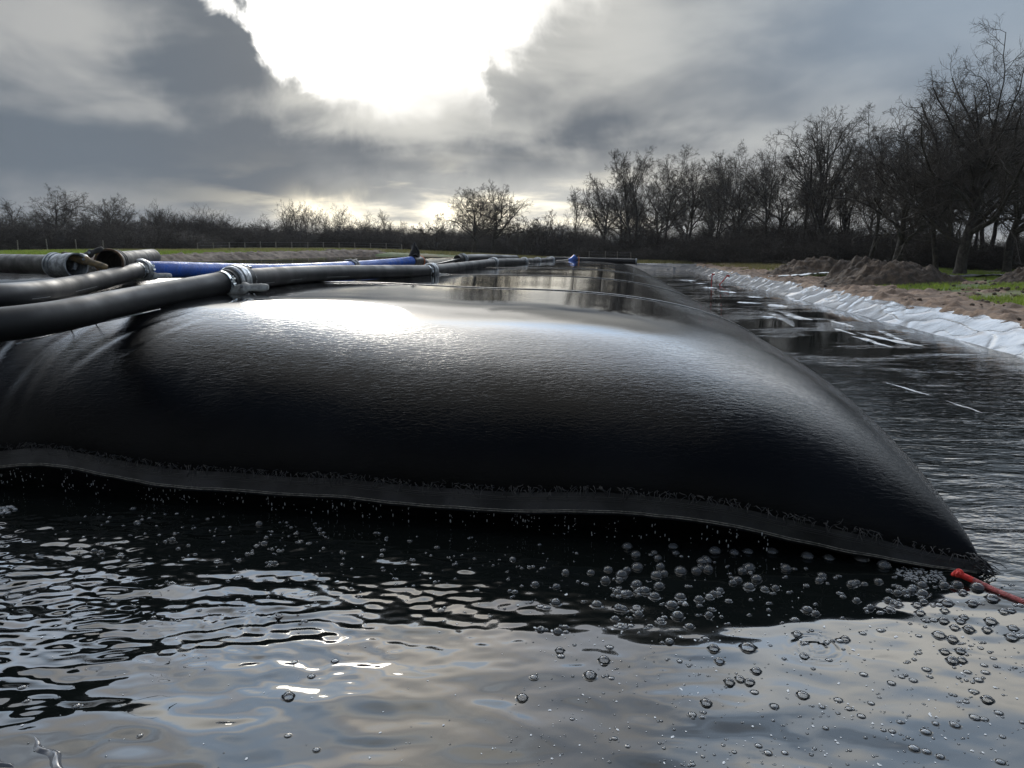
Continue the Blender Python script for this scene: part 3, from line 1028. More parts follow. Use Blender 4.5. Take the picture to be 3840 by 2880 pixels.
def pipe(pts, label, end='coupling', start_band=True, lev=True, m=None, group='black pipe lengths coupled along the bag', prints=(), r=PR, n=10, levpos=None):
    P = path(pts, n)
    root = empty('black_pipe', P[0], label, 'pipe', group)
    b = MB(); b.tube(P, r, 40)
    thing_mesh(b, 'barrel', m or M_PIPE, root, 60)
    t1 = P[-1] - P[-2]
    if start_band:
        clamp(root, P[0] + (P[1] - P[0]).normalized() * 0.33, P[1] - P[0], r, 1.35)
    if end == 'coupling':
        coupling(root, P[-1], t1, r, lev, levpos=levpos)
    for (f0, f1, ang) in prints:
        i0, i1 = f0 * (len(P) - 1), f1 * (len(P) - 1)
        q = []
        for k in range(8):
            i = i0 + (i1 - i0) * k / 7
            a = int(i); w = i - a
            c = P[a].lerp(P[min(a + 1, len(P) - 1)], w)
            t, side, up = frame(P[min(a + 1, len(P) - 1)] - P[a])
            q.append((c, side, up))
        V = []
        for (c, side, up) in q:
            for da in (-0.022, 0.022):
                V.append(c + (side * math.cos(ang + da) + up * math.sin(ang + da)) * (r + 0.0015))
        b = MB(); b.add(V, [(2 * k, 2 * k + 1, 2 * k + 3, 2 * k + 2) for k in range(7)])
        thing_mesh(b, 'print_line', M_PRINT, root)
    return root


GA = 'black pipe lengths of the near line'
pA0 = at_y(-420, 1280, 5.0); pA1 = at_y(0, 1218, 6.4); pA2 = at_y(497, 1128, 8.2); pA3 = at_y(885, 1052, 10.0)
pA0 = Vector((-5.9, 5.2, pA1.z - 0.06))
pipe([pA0, pA1, pA2, pA3], 'nearest black pipe entering from the left edge, leading to the first lever coupling', group=GA, start_band=False, levpos=at_y(912, 1080, 9.72))
pB = at_y(1615, 1016, 19.3)
pipe([pA3, at_y(1200, 1026, 14.0), pB], 'long straight black pipe between the first and second lever couplings', group=GA, prints=((0.10, 0.16, -0.45), (0.28, 0.36, -0.45), (0.5, 0.6, -0.45)))
pC = at_y(1850, 985, 29.0)
pipe([pB, at_y(1735, 1000, 24), pC], 'black pipe beyond the second lever coupling, bending up to the right', group=GA, lev=False)
pD = at_y(1965, 981, 35.0)
pipe([pC, at_y(1905, 982, 32), pD], 'short grey-black pipe right of the bend on top of the bag', group=GA, lev=True)
pE = at_y(2015, 979, 39.5)
pipe([pD, pE], 'short black pipe next to last at the far end of the line', group=GA, lev=False)
pF = at_y(2068, 975, 43.5)
pipe([pE, pF], 'farthest short black pipe ending the line on the bag', group=GA, lev=True)

GB = 'pipes and hose of the second line'
pG0 = at_y(-330, 1150, 6.6); pG1 = at_y(0, 1113, 8.4); pG2 = at_y(298, 1069, 11.0); pG3 = at_y(530, 1012, 14.2)
pG0 = Vector((-6.9, 6.9, pG1.z - 0.02))
pipe([pG0, pG1, pG2, pG3], 'black pipe with white print, behind the nearest pipe, coupled to the blue hose', group=GB, start_band=False, prints=((0.58, 0.70, -0.30), (0.38, 0.44, -0.30)), lev=True)


def blue_hose():
    pts = [pG3, at_y(640, 1012, 15.0), at_y(800, 1014, 16.6), at_y(1050, 1014, 19.3), at_y(1325, 1000, 22.8), at_y(1470, 988, 25.0), at_y(1556, 978, 26.4)]
    P = path(pts, 110)
    root = empty('blue_hose', P[0], 'ribbed blue suction hose lying behind the near black pipe', 'hose', GB)
    b = MB(); b.tube(P, [0.150 + 0.010 * (i % 4 in (0, 1)) for i in range(len(P))], 28)
    thing_mesh(b, 'hose_wall', M_BLUE, root, 60)
    clamp(root, P[14], P[15] - P[13], 0.162, 0.2)
    i = 4 * 110
    t, side, up = frame(P[i + 2] - P[i - 2])
    b = MB(); b.lathe([(-0.14, .15), (-0.14, .19), (-0.05, .20), (-0.04, .18), (0.0, .18), (0.01, .205), (0.09, .20), (0.14, .17), (0.14, .15)], P[i], t, 36)
    thing_mesh(b, 'coupling_ring', M_DULLGALV, root)
    lever(root, P[i] - t * 0.1 + up * 0.20 - side * 0.02, -t - side * 0.9, up, 0.4)
    # wet grey inlet sleeve strapped over the end
    e = P[-1]; t, side, up = frame(P[-1] - P[-6])
    Q = path([e - t * 0.25, e + t * 0.05, e + t * 0.45 - up * 0.05, e + t * 0.95 - up * 0.24 + side * 0.08, e + t * 1.5 - up * 0.40 + side * 0.2], 6)
    b = MB(); b.tube(Q, [0.170, 0.172, 0.18, 0.178, 0.17, 0.176, 0.172, 0.165, 0.172, 0.165, 0.16, 0.15, 0.158, 0.14, 0.13, 0.135, 0.12, 0.10, 0.095, 0.09, 0.07, 0.06, 0.05, 0.04, 0.03][:len(Q)], 18)
    sl = thing_mesh(b, 'inlet_sleeve', M_GREYSLEEVE, root, 70)
    b = MB(); b.lathe([(-0.03, .168), (-0.03, .184), (0.03, .184), (0.03, .168)], e - t * 0.22, t, 24)
    thing_mesh(b, 'rubber_band', M_RUBBER, root)
    b = MB(); b.lathe([(-0.014, .170), (-0.014, .188), (0.014, .188), (0.014, .170)], e + t * 0.42 - up * 0.04, (t + side * 0.25), 24)
    k = b.build('orange_strap', M_ORANGE); k.parent = sl; k.matrix_parent_inverse = Matrix()
    # bunched black cloth standing up on it
    rr = random.Random(3); b = MB()
    c0 = e - t * 0.05 + up * 0.14
    for j in range(7):
        q = c0 + side * rr.uniform(-.1, .1) + t * rr.uniform(-.12, .12)
        top = c0 + up * rr.uniform(0.26, 0.50) + side * rr.uniform(-.10, .10) + t * rr.uniform(-.05, .12)
        b.tube([q, q.lerp(top, 0.45) + side * rr.uniform(-.06, .06), top], [0.11, 0.085, 0.03], 8)
    thing_mesh(b, 'cloth_knot', M_CLOTH, root, 60)


blue_hose()

# open-ended pipes stacked at the left
GC = 'uncoupled pipes at the left'
def open_pipe(p0, p1, r, label, mouth_r, mouth_len, mat_p, mat_m, rim=None):
    p0, p1 = Vector(p0), Vector(p1)
    t = (p1 - p0).normalized(); L = (p1 - p0).length
    root = empty('open_pipe', p0, label, 'pipe', GC)
    b = MB()
    b.lathe([(0, r - 0.02), (0, r), (L - mouth_len, r), (L - mouth_len, r - 0.02)], p0, t, 40, closed=True)
    thing_mesh(b, 'barrel', mat_p, root, 40)
    a = L - mouth_len
    b = MB()
    b.lathe([(a - 0.05, r), (a - 0.05, r + .030), (a - 0.02, r + .040), (a, r + .040), (a + .005, r + .022), (a + .03, r + .022), (a + .035, r + .034), (a + .075, r + .030), (a + .08, r + .018), (a + mouth_len * .6, mouth_r * .97), (L, mouth_r), (L, mouth_r - 0.02), (a + mouth_len * .5, mouth_r * .97 - 0.03), (a, r - 0.02), (a - 0.05, r - 0.02)], p0, t, 48, closed=True)
    o = thing_mesh(b, 'coupling_mouth', mat_m, root, 30)
    if rim:
        b = MB(); b.lathe([(L - 0.035, mouth_r + 0.002), (L - 0.03, mouth_r + 0.014), (L + 0.006, mouth_r + 0.012), (L + 0.006, mouth_r - 0.016), (L - 0.03, mouth_r - 0.012)], p0, t, 48, closed=True)
        k = b.build('rusty_rim', rim, sharp=40); k.parent = o; k.matrix_parent_inverse = Matrix()
    return root, t


m3 = at_y(243, 992, 11.6)
r3, t3 = open_pipe(m3 + Vector((-4.2, 2.1, 0.02)), m3 + Vector((0.30, -0.22, -0.01)), 0.150, 'black pipe at the left edge ending in an open galvanised coupling mouth', 0.185, 0.50, M_OLDPIPE, M_DULLGALV)
m4 = at_y(408, 984, 12.9)
r4, t4 = open_pipe(m4 + Vector((-0.75, 3.2, 0.05)), m4, 0.165, 'open black pipe with a rusty rim facing the camera at the left', 0.215, 0.42, M_OLDPIPE, M_OLDPIPE, M_RUST)
# long mud-stained levers lying across the mouths
c = at_y(318, 977, 11.5)
lever(r3, c, Vector((0.93, 0.05, -0.30)), Vector((0.2, -0.9, 0.3)), 0.66, M_TANWOOD, 0.062, 0.7)
c = at_y(338, 951, 12.3)
lever(r4, c, Vector((0.9, 0.2, 0.42)), Vector((0.2, -0.9, 0.3)), 0.42, M_OLDPIPE, 0.06, 0.6)
b = MB(); b.tube([at_y(300, 962, 11.6), at_y(285, 985, 11.55), at_y(277, 1012, 11.5)], [0.03, 0.04, 0.03], 8)
thing_mesh(b, 'latch_hook', M_DULLGALV, r3)
b = MB(); b.tube([at_y(300, 955, 11.9), at_y(318, 962, 11.9), at_y(340, 985, 11.8)], [0.03, 0.04, 0.035], 8)
thing_mesh(b, 'latch_hook', M_GALV, r4)

# far end of the bag
root = empty('black_pipe', at_y(2060, 975, 46.3), 'straight black pipe lying crosswise at the far end of the bag', 'pipe')
b = MB(); q0, q1 = at_y(2050, 972, 47.0), at_y(2388, 981, 46.4); b.tube([q0, q0.lerp(q1, 0.5), q1], 0.16, 24)
thing_mesh(b, 'barrel', M_PIPE, root)
b = MB(); b.lathe([(-0.09, .16), (-0.09, .185), (0, .185), (0, .13), (-0.02, .13)], q1, q1 - q0, 24); thing_mesh(b, 'end_collar', M_DULLGALV, root)
root = empty('black_pipe', at_y(1715, 972, 31), 'black pipe with a cut end behind the bend of the near line', 'pipe')
P = path([at_y(1715, 973, 31.0), at_y(1800, 968, 33.0), at_y(1935, 971, 36.5)], 8)
b = MB(); b.tube(P, 0.17, 24); thing_mesh(b, 'barrel', M_PIPE, root)
coupling(root, P[2], P[3] - P[1], 0.17, False, M_DULLGALV, False)
b = MB(); e = P[0]; b.tube([e + Vector((0.1, 0, 0)), e + Vector((-0.5, -0.2, -0.12)), e + Vector((-1.2, -0.3, -0.25))], [0.13, 0.09, 0.04], 10, flat=0.5); thing_mesh(b, 'flattened_tail', M_GREYSLEEVE, root)
root = empty('blue_hose', at_y(2140, 975, 44), 'short blue hose stub with an orange strap at the far end of the bag', 'hose')
P = path([at_y(2085, 982, 44), at_y(2120, 981, 44), at_y(2140, 978, 44), at_y(2152, 970, 44), at_y(2160, 962, 44)], 5)
b = MB(); b.tube(P[:10], [0.10 + 0.004 * i for i in range(10)], 14); thing_mesh(b, 'grey_sleeve', M_GREYSLEEVE, root)
b = MB(); b.tube(P[8:], 0.16, 16); thing_mesh(b, 'hose_wall', M_BLUE, root)
b = MB(); b.tube([P[-1] + Vector((0.14, -0.1, 0.05)), P[-1] + Vector((0.17, -0.1, -0.15)), P[-1] + Vector((0.13, -0.1, -0.36))], 0.035, 8, flat=0.5); thing_mesh(b, 'orange_strap', M_ORANGE, root)
b = MB(); b.tube([P[-1] + Vector((-0.12, 0, 0.02)), P[-1] + Vector((0.1, 0, 0.05))], 0.05, 8); thing_mesh(b, 'cap', M_CLOTH, root)
# thin wire lying beside the nearest pipe
b = MB(); ws = []
for (px, py) in ((60, 1290), (170, 1262), (320, 1222), (480, 1187), (600, 1160)):
    p = at_z(px, py, 1.62)
    for _ in range(6):
        zt = bag1.at(p.x, p.y)
        p = at_z(px, py, (zt if zt else 1.5) + 0.012)
    ws.append(p)
b.tube(path(ws, 8), 0.006, 6)
tag(b.build('thin_cord', M_DULLGALV), 'thin pale cord lying on the bag along the nearest pipe', 'cord')


# ------------------------------------------------------------------ bare winter trees
def unit(a):
    return a / (np.linalg.norm(a, axis=-1, keepdims=True) + 1e-9)


def spawn(P, L, Rr, m, tmin, tmax, ang, ratio, k, wander, up, rg, shape=0.75, rratio=0.55, rmin=0.004):
    """children on polylines P (n,kp,3)"""
    n, kp, _ = P.shape
    t = tmin + (tmax - tmin) * (np.arange(m)[None, :] + rg.random((n, m))) / m
    i = t * (kp - 1); i0 = np.minimum(i.astype(int), kp - 2); w = (i - i0)[..., None]
    rows = np.arange(n)[:, None]
    a = P[rows, i0]; b = P[rows, i0 + 1]
    pos = a * (1 - w) + b * w
    tan = unit(b - a)
    per = unit(np.cross(tan, rg.standard_normal((n, m, 3))))
    an = np.radians(ang * (0.65 + 0.7 * rg.random((n, m, 1))))
    d = tan * np.cos(an) + per * np.sin(an)
    ln = L[:, None] * ratio * (1.15 - shape * (t - tmin) / (tmax - tmin + 1e-6)) * ((0.85 + 0.3 * rg.random((n, m))) if n < 9 else (0.65 + 0.6 * rg.random((n, m))))
    rp = Rr[rows, i0]
    r0 = np.maximum(rp * rratio * (0.7 + 0.5 * rg.random((n, m))), rmin)
    N = n * m
    pos = pos.reshape(N, 3); d = unit(d.reshape(N, 3)); ln = ln.reshape(N); r0 = r0.reshape(N)
    out = np.zeros((N, k, 3)); out[:, 0] = pos
    for s in range(1, k):
        d = unit(d + wander * rg.standard_normal((N, 3)) + np.array([0, 0, up]))
        out[:, s] = out[:, s - 1] + d * (ln / (k - 1))[:, None]
    rad = np.maximum(r0[:, None] * np.linspace(1, 0.35, k)[None, :], rmin * 0.6)
    return out, ln, rad


def tubes(P, Rr, n):
    N, k, _ = P.shape
    T = np.zeros_like(P); T[:, 1:-1] = P[:, 2:] - P[:, :-2]; T[:, 0] = P[:, 1] - P[:, 0]; T[:, -1] = P[:, -1] - P[:, -2]
    T = unit(T)
    ref = np.where(np.abs(T[:, :1, 2:3]) < 0.85, np.array([[[0, 0, 1.0]]]), np.array([[[1.0, 0, 0]]]))
    A = unit(np.cross(T, np.broadcast_to(ref, T.shape))); B = np.cross(T, A)
    th = np.arange(n) * 2 * math.pi / n
    V = P[:, :, None, :] + (A[:, :, None, :] * np.cos(th)[None, None, :, None] + B[:, :, None, :] * np.sin(th)[None, None, :, None]) * Rr[:, :, None, None]
    i, s, j = np.meshgrid(np.arange(N), np.arange(k - 1), np.arange(n), indexing='ij')
    j2 = (j + 1) % n
    b0 = i * k * n
    F = np.stack([b0 + s * n + j, b0 + s * n + j2, b0 + (s + 1) * n + j2, b0 + (s + 1) * n + j], -1).reshape(-1, 4)
    return V.reshape(-1, 3), F


def merge(parts):
    V = []; F = []; o = 0
    for v, f in parts:
        V.append(v); F.append(f + o); o += len(v)
    return np.vstack(V), np.vstack(F)


def tree_meshes(name, H, seed, trunks=1, trunk_r=0.28, lean=0.03, bare=0.28, limbs=13, limb_ang=48, limb_ratio=0.52, up=0.12, nb=7, nt=6, nf=5, fine_r=0.009, shape=0.7, top=0.98, wig=0.10, twigmat=None, base_spread=0.3, th=0.66):
    rg = np.random.default_rng(seed)
    k = 14
    TP = np.zeros((trunks, k, 3)); TL = np.zeros(trunks)
    for i in range(trunks):
        p = np.array([rg.uniform(-1, 1) * base_spread * (trunks > 1), rg.uniform(-1, 1) * base_spread * (trunks > 1), -0.3])
        hh = H * th * (1.0 if i == 0 else rg.uniform(0.8, 1.0)); TL[i] = hh
        d = unit(np.array([rg.normal() * lean + (p[0] * 0.25 if trunks > 1 else 0), rg.normal() * lean, 1.0]))
        for s in range(k):
            TP[i, s] = p
            d = unit(d + np.array([rg.normal() * wig * 0.6, rg.normal() * wig * 0.6, 0.14]))
            p = p + d * (hh + 0.3) / (k - 1)
    TR = trunk_r * (np.linspace(1, 0.22, k)[None, :] ** 0.9) * np.ones((trunks, 1))
    TR[:, 0] *= 1.45
    l1, L1, R1 = spawn(TP, TL, TR, limbs, min(bare / th, 0.8), 1.0, limb_ang, limb_ratio / th * 0.95, 9, 0.15, up * 0.75, rg, shape * 0.45, 0.55, 0.03)
    l2, L2, R2 = spawn(l1, L1, R1, nb + 2, 0.12, 1.0, 48, 0.42, 6, 0.20, up * 0.45, rg, 0.6, 0.5, 0.018)
    l3, L3, R3 = spawn(l2, L2, R2, nt, 0.1, 1.0, 46, 0.46, 5, 0.24, up * 0.25, rg, 0.5, 0.55, 0.011)
    l4, L4, R4 = spawn(l3, L3, R3, nf, 0.1, 1.0, 44, 0.50, 3, 0.25, up * 0.2, rg, 0.4, 0.6, fine_r)
    # strong limbs belong to the trunk mesh, the branching and twigs are the crown
    vt, ft = merge([tubes(TP, TR, 9), tubes(l1, R1, 6)])
    vc, fc = merge([tubes(l2, R2, 4), tubes(l3, R3, 3), tubes(l4, R4, 3)])
    zmax = max(vc[:, 2].max(), vt[:, 2].max())
    s = H / zmax
    vt, vc = vt * s, vc * s
    return (name, vt, ft, vc, fc, twigmat or M_TWIG)


TREES = {}


def tree_proto(key, *a, **kw):
    nm, vt, ft, vc, fc, tm = tree_meshes(key, *a, **kw)
    mt = bpy.data.meshes.new(key + '_trunk'); mc = bpy.data.meshes.new(key + '_crown')
    for me, v, f, m in ((mt, vt, ft, M_BARK), (mc, vc, fc, tm)):
        v = v.astype(np.float32)
        me.vertices.add(len(v)); me.vertices.foreach_set('co', v.ravel())
        me.loops.add(f.size); me.loops.foreach_set('vertex_index', f.ravel().astype(np.int32))
        me.polygons.add(len(f)); me.polygons.foreach_set('loop_start', np.arange(0, f.size, 4, dtype=np.int32)); me.polygons.foreach_set('loop_total', np.full(len(f), 4, dtype=np.int32))
        me.update(calc_edges=True)
        me.materials.append(m)
    TREES[key] = (mt, mc, a[0])


tree_proto('great', 15.0, 11, trunk_r=0.46, bare=0.16, limbs=20, limb_ang=62, limb_ratio=0.58, nb=9, nt=8, nf=8, up=0.075, fine_r=0.0075, shape=0.7, th=0.74)
tree_proto('oak', 11.0, 23, trunk_r=0.30, bare=0.18, limbs=18, limb_ang=60, limb_ratio=0.54, up=0.06, nb=8, nt=7, nf=7, fine_r=0.014, shape=0.6, wig=0.10, th=0.68)
tree_proto('oakb', 11.0, 29, trunk_r=0.28, bare=0.22, limbs=16, limb_ang=60, limb_ratio=0.54, up=0.055, nb=8, nt=7, nf=7, fine_r=0.014, shape=0.55, wig=0.12, th=0.66)
tree_proto('upright', 14.0, 37, trunk_r=0.30, bare=0.22, limbs=20, limb_ang=34, limb_ratio=0.46, up=0.14, nb=8, nt=7, nf=8, fine_r=0.0085, shape=0.8, th=0.74)
tree_proto('grove', 14.0, 41, trunk_r=0.26, bare=0.34, limbs=15, limb_ang=44, limb_ratio=0.46, up=0.10, nb=8, nt=8, nf=8, fine_r=0.0085, shape=0.5, wig=0.13, th=0.70)
tree_proto('groveb', 14.0, 43, trunk_r=0.24, bare=0.30, limbs=15, limb_ang=46, limb_ratio=0.44, up=0.095, nb=8, nt=8, nf=8, fine_r=0.0085, shape=0.45, wig=0.16, th=0.72)
tree_proto('forked', 13.0, 47, trunks=2, base_spread=0.5, trunk_r=0.22, bare=0.28, limbs=11, limb_ang=44, limb_ratio=0.44, up=0.095, nb=7, nt=7, nf=8, fine_r=0.0085, wig=0.18, th=0.74)
tree_proto('fan', 9.0, 53, trunk_r=0.16, bare=0.22, limbs=16, limb_ang=30, limb_ratio=0.50, up=0.13, nb=6, nt=5, nf=4, fine_r=0.014, shape=0.5)
tree_proto('slim', 9.0, 59, trunk_r=0.12, bare=0.28, limbs=14, limb_ang=36, limb_ratio=0.34, up=0.12, nb=5, nt=5, nf=3, fine_r=0.012, th=0.8)
tree_proto('far', 10.0, 61, trunk_r=0.20, bare=0.26, limbs=12, limb_ang=48, limb_ratio=0.42, up=0.07, nb=7, nt=5, nf=4, fine_r=0.022, shape=0.45, twigmat=M_HAZETWIG)
tree_proto('thicket', 6.0, 67, trunks=4, base_spread=1.4, trunk_r=0.09, bare=0.10, limbs=9, limb_ang=52, limb_ratio=0.5, up=0.05, nb=6, nt=5, nf=4, fine_r=0.020, wig=0.2)


def gz(x, y):
    return float(ground_z(np.array([x]), np.array([y]))[0])


def plant(key, px, dist, top_py, label, group=None, rot=0.0, name='bare_tree', cat='tree', wide=1.0):
    mt, mc, H0 = TREES[key]
    p = at_y(px, top_py, dist)
    z = gz(p.x, dist)
    h = max(p.z - z, 1.0)
    s = h / H0
    root = empty(name, (p.x, dist, z), label, cat, group)
    for nm, me in (('trunk', mt), ('crown', mc)):
        o = link(nm, me, root)
        o.rotation_euler[2] = rot
        o.scale = (s * wide, s * wide, s)
    return root


def hedge_d(px):
    return float(np.interp(px, [1480, 2050, 2450, 2700, 2900, 3100, 3500, 3840, 4200], [118, 112, 95, 86, 75, 68, 58, 53, 47]))


GW = 'bare trees along the edge of the right-hand wood'
W = [('great', 3690, 47, 112, 'tallest bare tree, thick dark trunk and spreading crown near the right edge', 0.4, 0.92),
     ('groveb', 3575, 50, 330, 'dark bare tree close on the left of the tallest tree', 1.0, 1.0),
     ('oakb', 3850, 50, 330, 'bare tree cut by the right edge of the picture', 2.0, 1.0),
     ('oak', 3400, 55, 430, 'low wide bare tree whose limbs sweep left over the grass strip', 0.2, 1.25),
     ('grove', 3310, 60, 375, 'bare tree right of the tall slender tree, overlapping the wide low one', 2.2, 1.0),
     ('upright', 3130, 63, 378, 'tall slender bare tree with steep upright branches, right of centre in the row', 0.0, 0.95),
     ('slim', 3030, 66, 510, 'thin crooked bare tree just left of the tall slender tree', 1.0, 1.3),
     ('grove', 2905, 72, 482, 'bare tree with dense domed crown, second left of the tall slender tree', 0.6, 0.85),
     ('groveb', 2800, 76, 530, 'bare tree with leaning crooked stems left of the dense domed crown', 1.3, 0.8),
     ('forked', 2715, 80, 565, 'low forked bare tree in the dip of the wood skyline', 0.3, 0.8),
     ('grove', 2590, 85, 540, 'round-headed bare tree right of the paired crowns above the hedge', 3.3, 0.95),
     ('groveb', 2500, 90, 548, 'round-headed bare tree in the middle of the three even crowns', 2.4, 0.9),
     ('forked', 2385, 95, 548, 'leftmost of the three even bare crowns above the far pipe', 1.9, 0.9),
     ('oakb', 2265, 101, 640, 'stepped-down bare tree at the left end of the tall wood', 0.9, 0.8),
     ('slim', 2150, 106, 690, 'wispy thin bare tree poking above the left end of the wood', 0.0, 0.9)]
for (k, px, d_, tp, lb, rt, wd) in W:
    plant(k, px, d_ if px > 3200 else hedge_d(px) + 3.0, tp, lb, GW, rt, wide=wd)
rnd = random.Random(8)
keys = ['grove', 'groveb', 'forked', 'oakb', 'upright']
skyl = [(2150, 800), (2250, 690), (2390, 590), (2560, 580), (2700, 620), (2900, 540), (3050, 560), (3200, 470), (3450, 400), (3600, 330), (3900, 300), (4300, 300)]
for i in range(20):
    px = 2200 + i * 100 + rnd.uniform(-30, 30)
    tp = float(np.interp(px, [a for a, _ in skyl], [b for _, b in skyl])) + rnd.uniform(30, 150)
    d_ = hedge_d(px) + rnd.uniform(5, 15)
    plant(rnd.choice(keys), px, d_, tp, 'bare tree standing deeper in the right-hand wood behind the front row', 'bare trees behind the front row of the wood', rnd.uniform(0, 6), wide=rnd.uniform(0.75, 1.0))
plant('oak', 1772, 101, 684, 'left one of the lone pair of bare oaks right of the cloth-topped hose', 'lone pair of bare oaks', 0.5, wide=1.2)
plant('oakb', 1848, 103, 675, 'right one of the lone pair of bare oaks at mid picture', 'lone pair of bare oaks', 2.6, wide=1.1)
GM = 'small trees in the middle distance'
for (k, px, d_, tp, lb, rt, wd) in [('thicket', 1640, 106, 800, 'small bushy bare tree left of the lone pair of oaks', 0, 1.0), ('thicket', 1960, 107, 805, 'small bushy bare tree just right of the lone pair of oaks', 2, 1.0),
                                ('thicket', 2070, 110, 782, 'small round bare tree between the oak pair and the tall wood', 4, 1.0), ('slim', 1432, 118, 778, 'single thin bare tree standing above the hedge left of the cloth knot', 1, 0.9),
                                ('fan', 1268, 122, 760, 'small fan-shaped bare tree at the bright gap in the clouds', 0.4, 0.85)]:
    plant(k, px, d_, tp, lb, GM, rt, wide=wd)
for i, (px, tp) in enumerate([(1065, 745), (1105, 742), (1145, 752), (1185, 765), (1215, 780)]):
    plant('fan', px, 120 + i, tp, 'bare tree in the even clump of five fan-shaped trees under the bright cloud', 'clump of fan-shaped trees', i * 1.1, wide=0.75)
plant('oak', 195, 104, 682, 'broad bare oak rising highest above the left hedge', 'trees above the left hedge', 3.0, wide=1.05)
plant('oakb', 405, 106, 722, 'spiky-topped bare oak, second from the left above the hedge', 'trees above the left hedge', 4.0, wide=1.1)
plant('slim', 15, 112, 738, 'thin bare tree at the left edge of the picture', 'trees above the left hedge', 0.5, wide=1.6)
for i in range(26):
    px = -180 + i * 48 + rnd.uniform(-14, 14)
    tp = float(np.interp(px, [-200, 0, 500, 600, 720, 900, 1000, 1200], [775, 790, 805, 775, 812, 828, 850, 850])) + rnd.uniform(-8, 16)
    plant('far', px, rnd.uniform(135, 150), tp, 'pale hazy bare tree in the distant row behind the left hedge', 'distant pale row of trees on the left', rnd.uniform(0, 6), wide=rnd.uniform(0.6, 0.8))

# ------------------------------------------------------------------ undergrowth: bramble and hedge shrubs
def shrub_mesh(key, h, rad, seed, stems=46):
    rg = np.random.default_rng(seed)
    k = 7
    a = rg.random(stems) * 6.283; q = np.sqrt(rg.random(stems)) * rad * 0.75
    P = np.zeros((stems, k, 3)); P[:, 0, 0] = np.cos(a) * q; P[:, 0, 1] = np.sin(a) * q; P[:, 0, 2] = -0.15
    L = h * (0.75 + 0.5 * rg.random(stems)) * (1.1 - 0.35 * q / rad)
    d = unit(np.stack([np.cos(a) * q / rad * 0.7 + rg.normal(size=stems) * .25, np.sin(a) * q / rad * 0.7 + rg.normal(size=stems) * .25, np.ones(stems)], -1))
    for s in range(1, k):
        d = unit(d + 0.16 * rg.standard_normal((stems, 3)) + np.array([0, 0, -0.02]))
        P[:, s] = P[:, s - 1] + d * (L / (k - 1))[:, None]
    Rr = 0.035 * np.linspace(1, 0.3, k)[None, :] * np.ones((stems, 1))
    l2, L2, R2 = spawn(P, L, Rr, 8, 0.08, 1.0, 55, 0.42, 5, 0.2, 0.03, rg, 0.4, 0.6, 0.012)
    l3, L3, R3 = spawn(l2, L2, R2, 6, 0.1, 1.0, 48, 0.6, 4, 0.22, 0.0, rg, 0.3, 0.7, 0.011)
    l4, L4, R4 = spawn(l3, L3, R3, 3, 0.2, 1.0, 45, 0.6, 3, 0.2, 0.0, rg, 0.3, 0.8, 0.010)
    vs_, fs_ = tubes(P, Rr, 4)
    vc, fc = merge([tubes(l2, R2, 3), tubes(l3, R3, 3), tubes(l4, R4, 3)])
    out = []
    for nm, v, f, m in (('stems', vs_, fs_, M_BARK), ('twigs', vc, fc, M_SHRUB)):
        me = bpy.data.meshes.new(key + '_' + nm)
        v = v.astype(np.float32)
        me.vertices.add(len(v)); me.vertices.foreach_set('co', v.ravel())
        me.loops.add(f.size); me.loops.foreach_set('vertex_index', f.ravel().astype(np.int32))
        me.polygons.add(len(f)); me.polygons.foreach_set('loop_start', np.arange(0, f.size, 4, dtype=np.int32)); me.polygons.foreach_set('loop_total', np.full(len(f), 4, dtype=np.int32))
        me.update(calc_edges=True); me.materials.append(m); out.append(me)
    return out


SHR = [shrub_mesh('shrub_a', 3.0, 2.0, 5), shrub_mesh('shrub_b', 2.8, 2.2, 6)]


def shrub(px, dist, s, sz, label, group):
    x = (px / 3.75 - 512) / FPX * dist
    z = gz(x, dist)
    root = empty('shrub', (x, dist, z), label, 'shrub', group)
    me = SHR[rnd.randrange(2)]
    rt = rnd.uniform(0, 6.28)
    for nm, m in zip(('stems', 'twigs'), me):
        o = link(nm, m, root); o.rotation_euler[2] = rt; o.scale = (s, s, sz)


for row, (dd, hh) in enumerate(((0, 0.8), (3.0, 1.0), (7.5, 1.2))):
    px = 1480.0 + row * 17
    while px < 4150:
        d_ = hedge_d(px) + dd
        hs = float(np.interp(px, [1480, 2000, 2300, 2450, 3000, 3200, 3500, 4000], [0.75, 0.9, 0.9, 1.0, 1.0, 0.75, 0.7, 0.7])) * hh
        lb = ('dark tangled shrub in the undergrowth along the right-hand wood' if px > 2350 else 'dark bare shrub in the far hedge behind the lone oaks')
        gp = 'undergrowth along the right-hand wood' if px > 2350 else 'far hedge behind the oaks'
        if row == 0 and 3130 < px:
            px += 60; continue
        shrub(px, d_ + rnd.uniform(-1, 1), 1.15 * rnd.uniform(0.9, 1.2), hs * rnd.uniform(0.6, 1.4), lb, gp)
        px += 2.7 / d_ * FPX * 3.75
for row, (dd, hh) in enumerate(((0, 0.85), (4.0, 1.02))):
    px = -200.0 + row * 21
    while px < 1520:
        d_ = float(np.interp(px, [-200, 600, 700, 1500], [98, 100, 104, 112])) + dd
        hs = float(np.interp(px, [-200, 0, 300, 500, 700, 1000, 1500], [1.3, 1.3, 1.15, 1.15, 1.2, 1.05, 0.95])) * hh
        shrub(px, d_ + rnd.uniform(-1, 1), 1.3 * rnd.uniform(0.9, 1.2), hs * rnd.uniform(0.65, 1.3), 'bare brown shrub in the long hedge across the left field', 'long hedge across the left field')
        px += 3.0 / d_ * FPX * 3.75
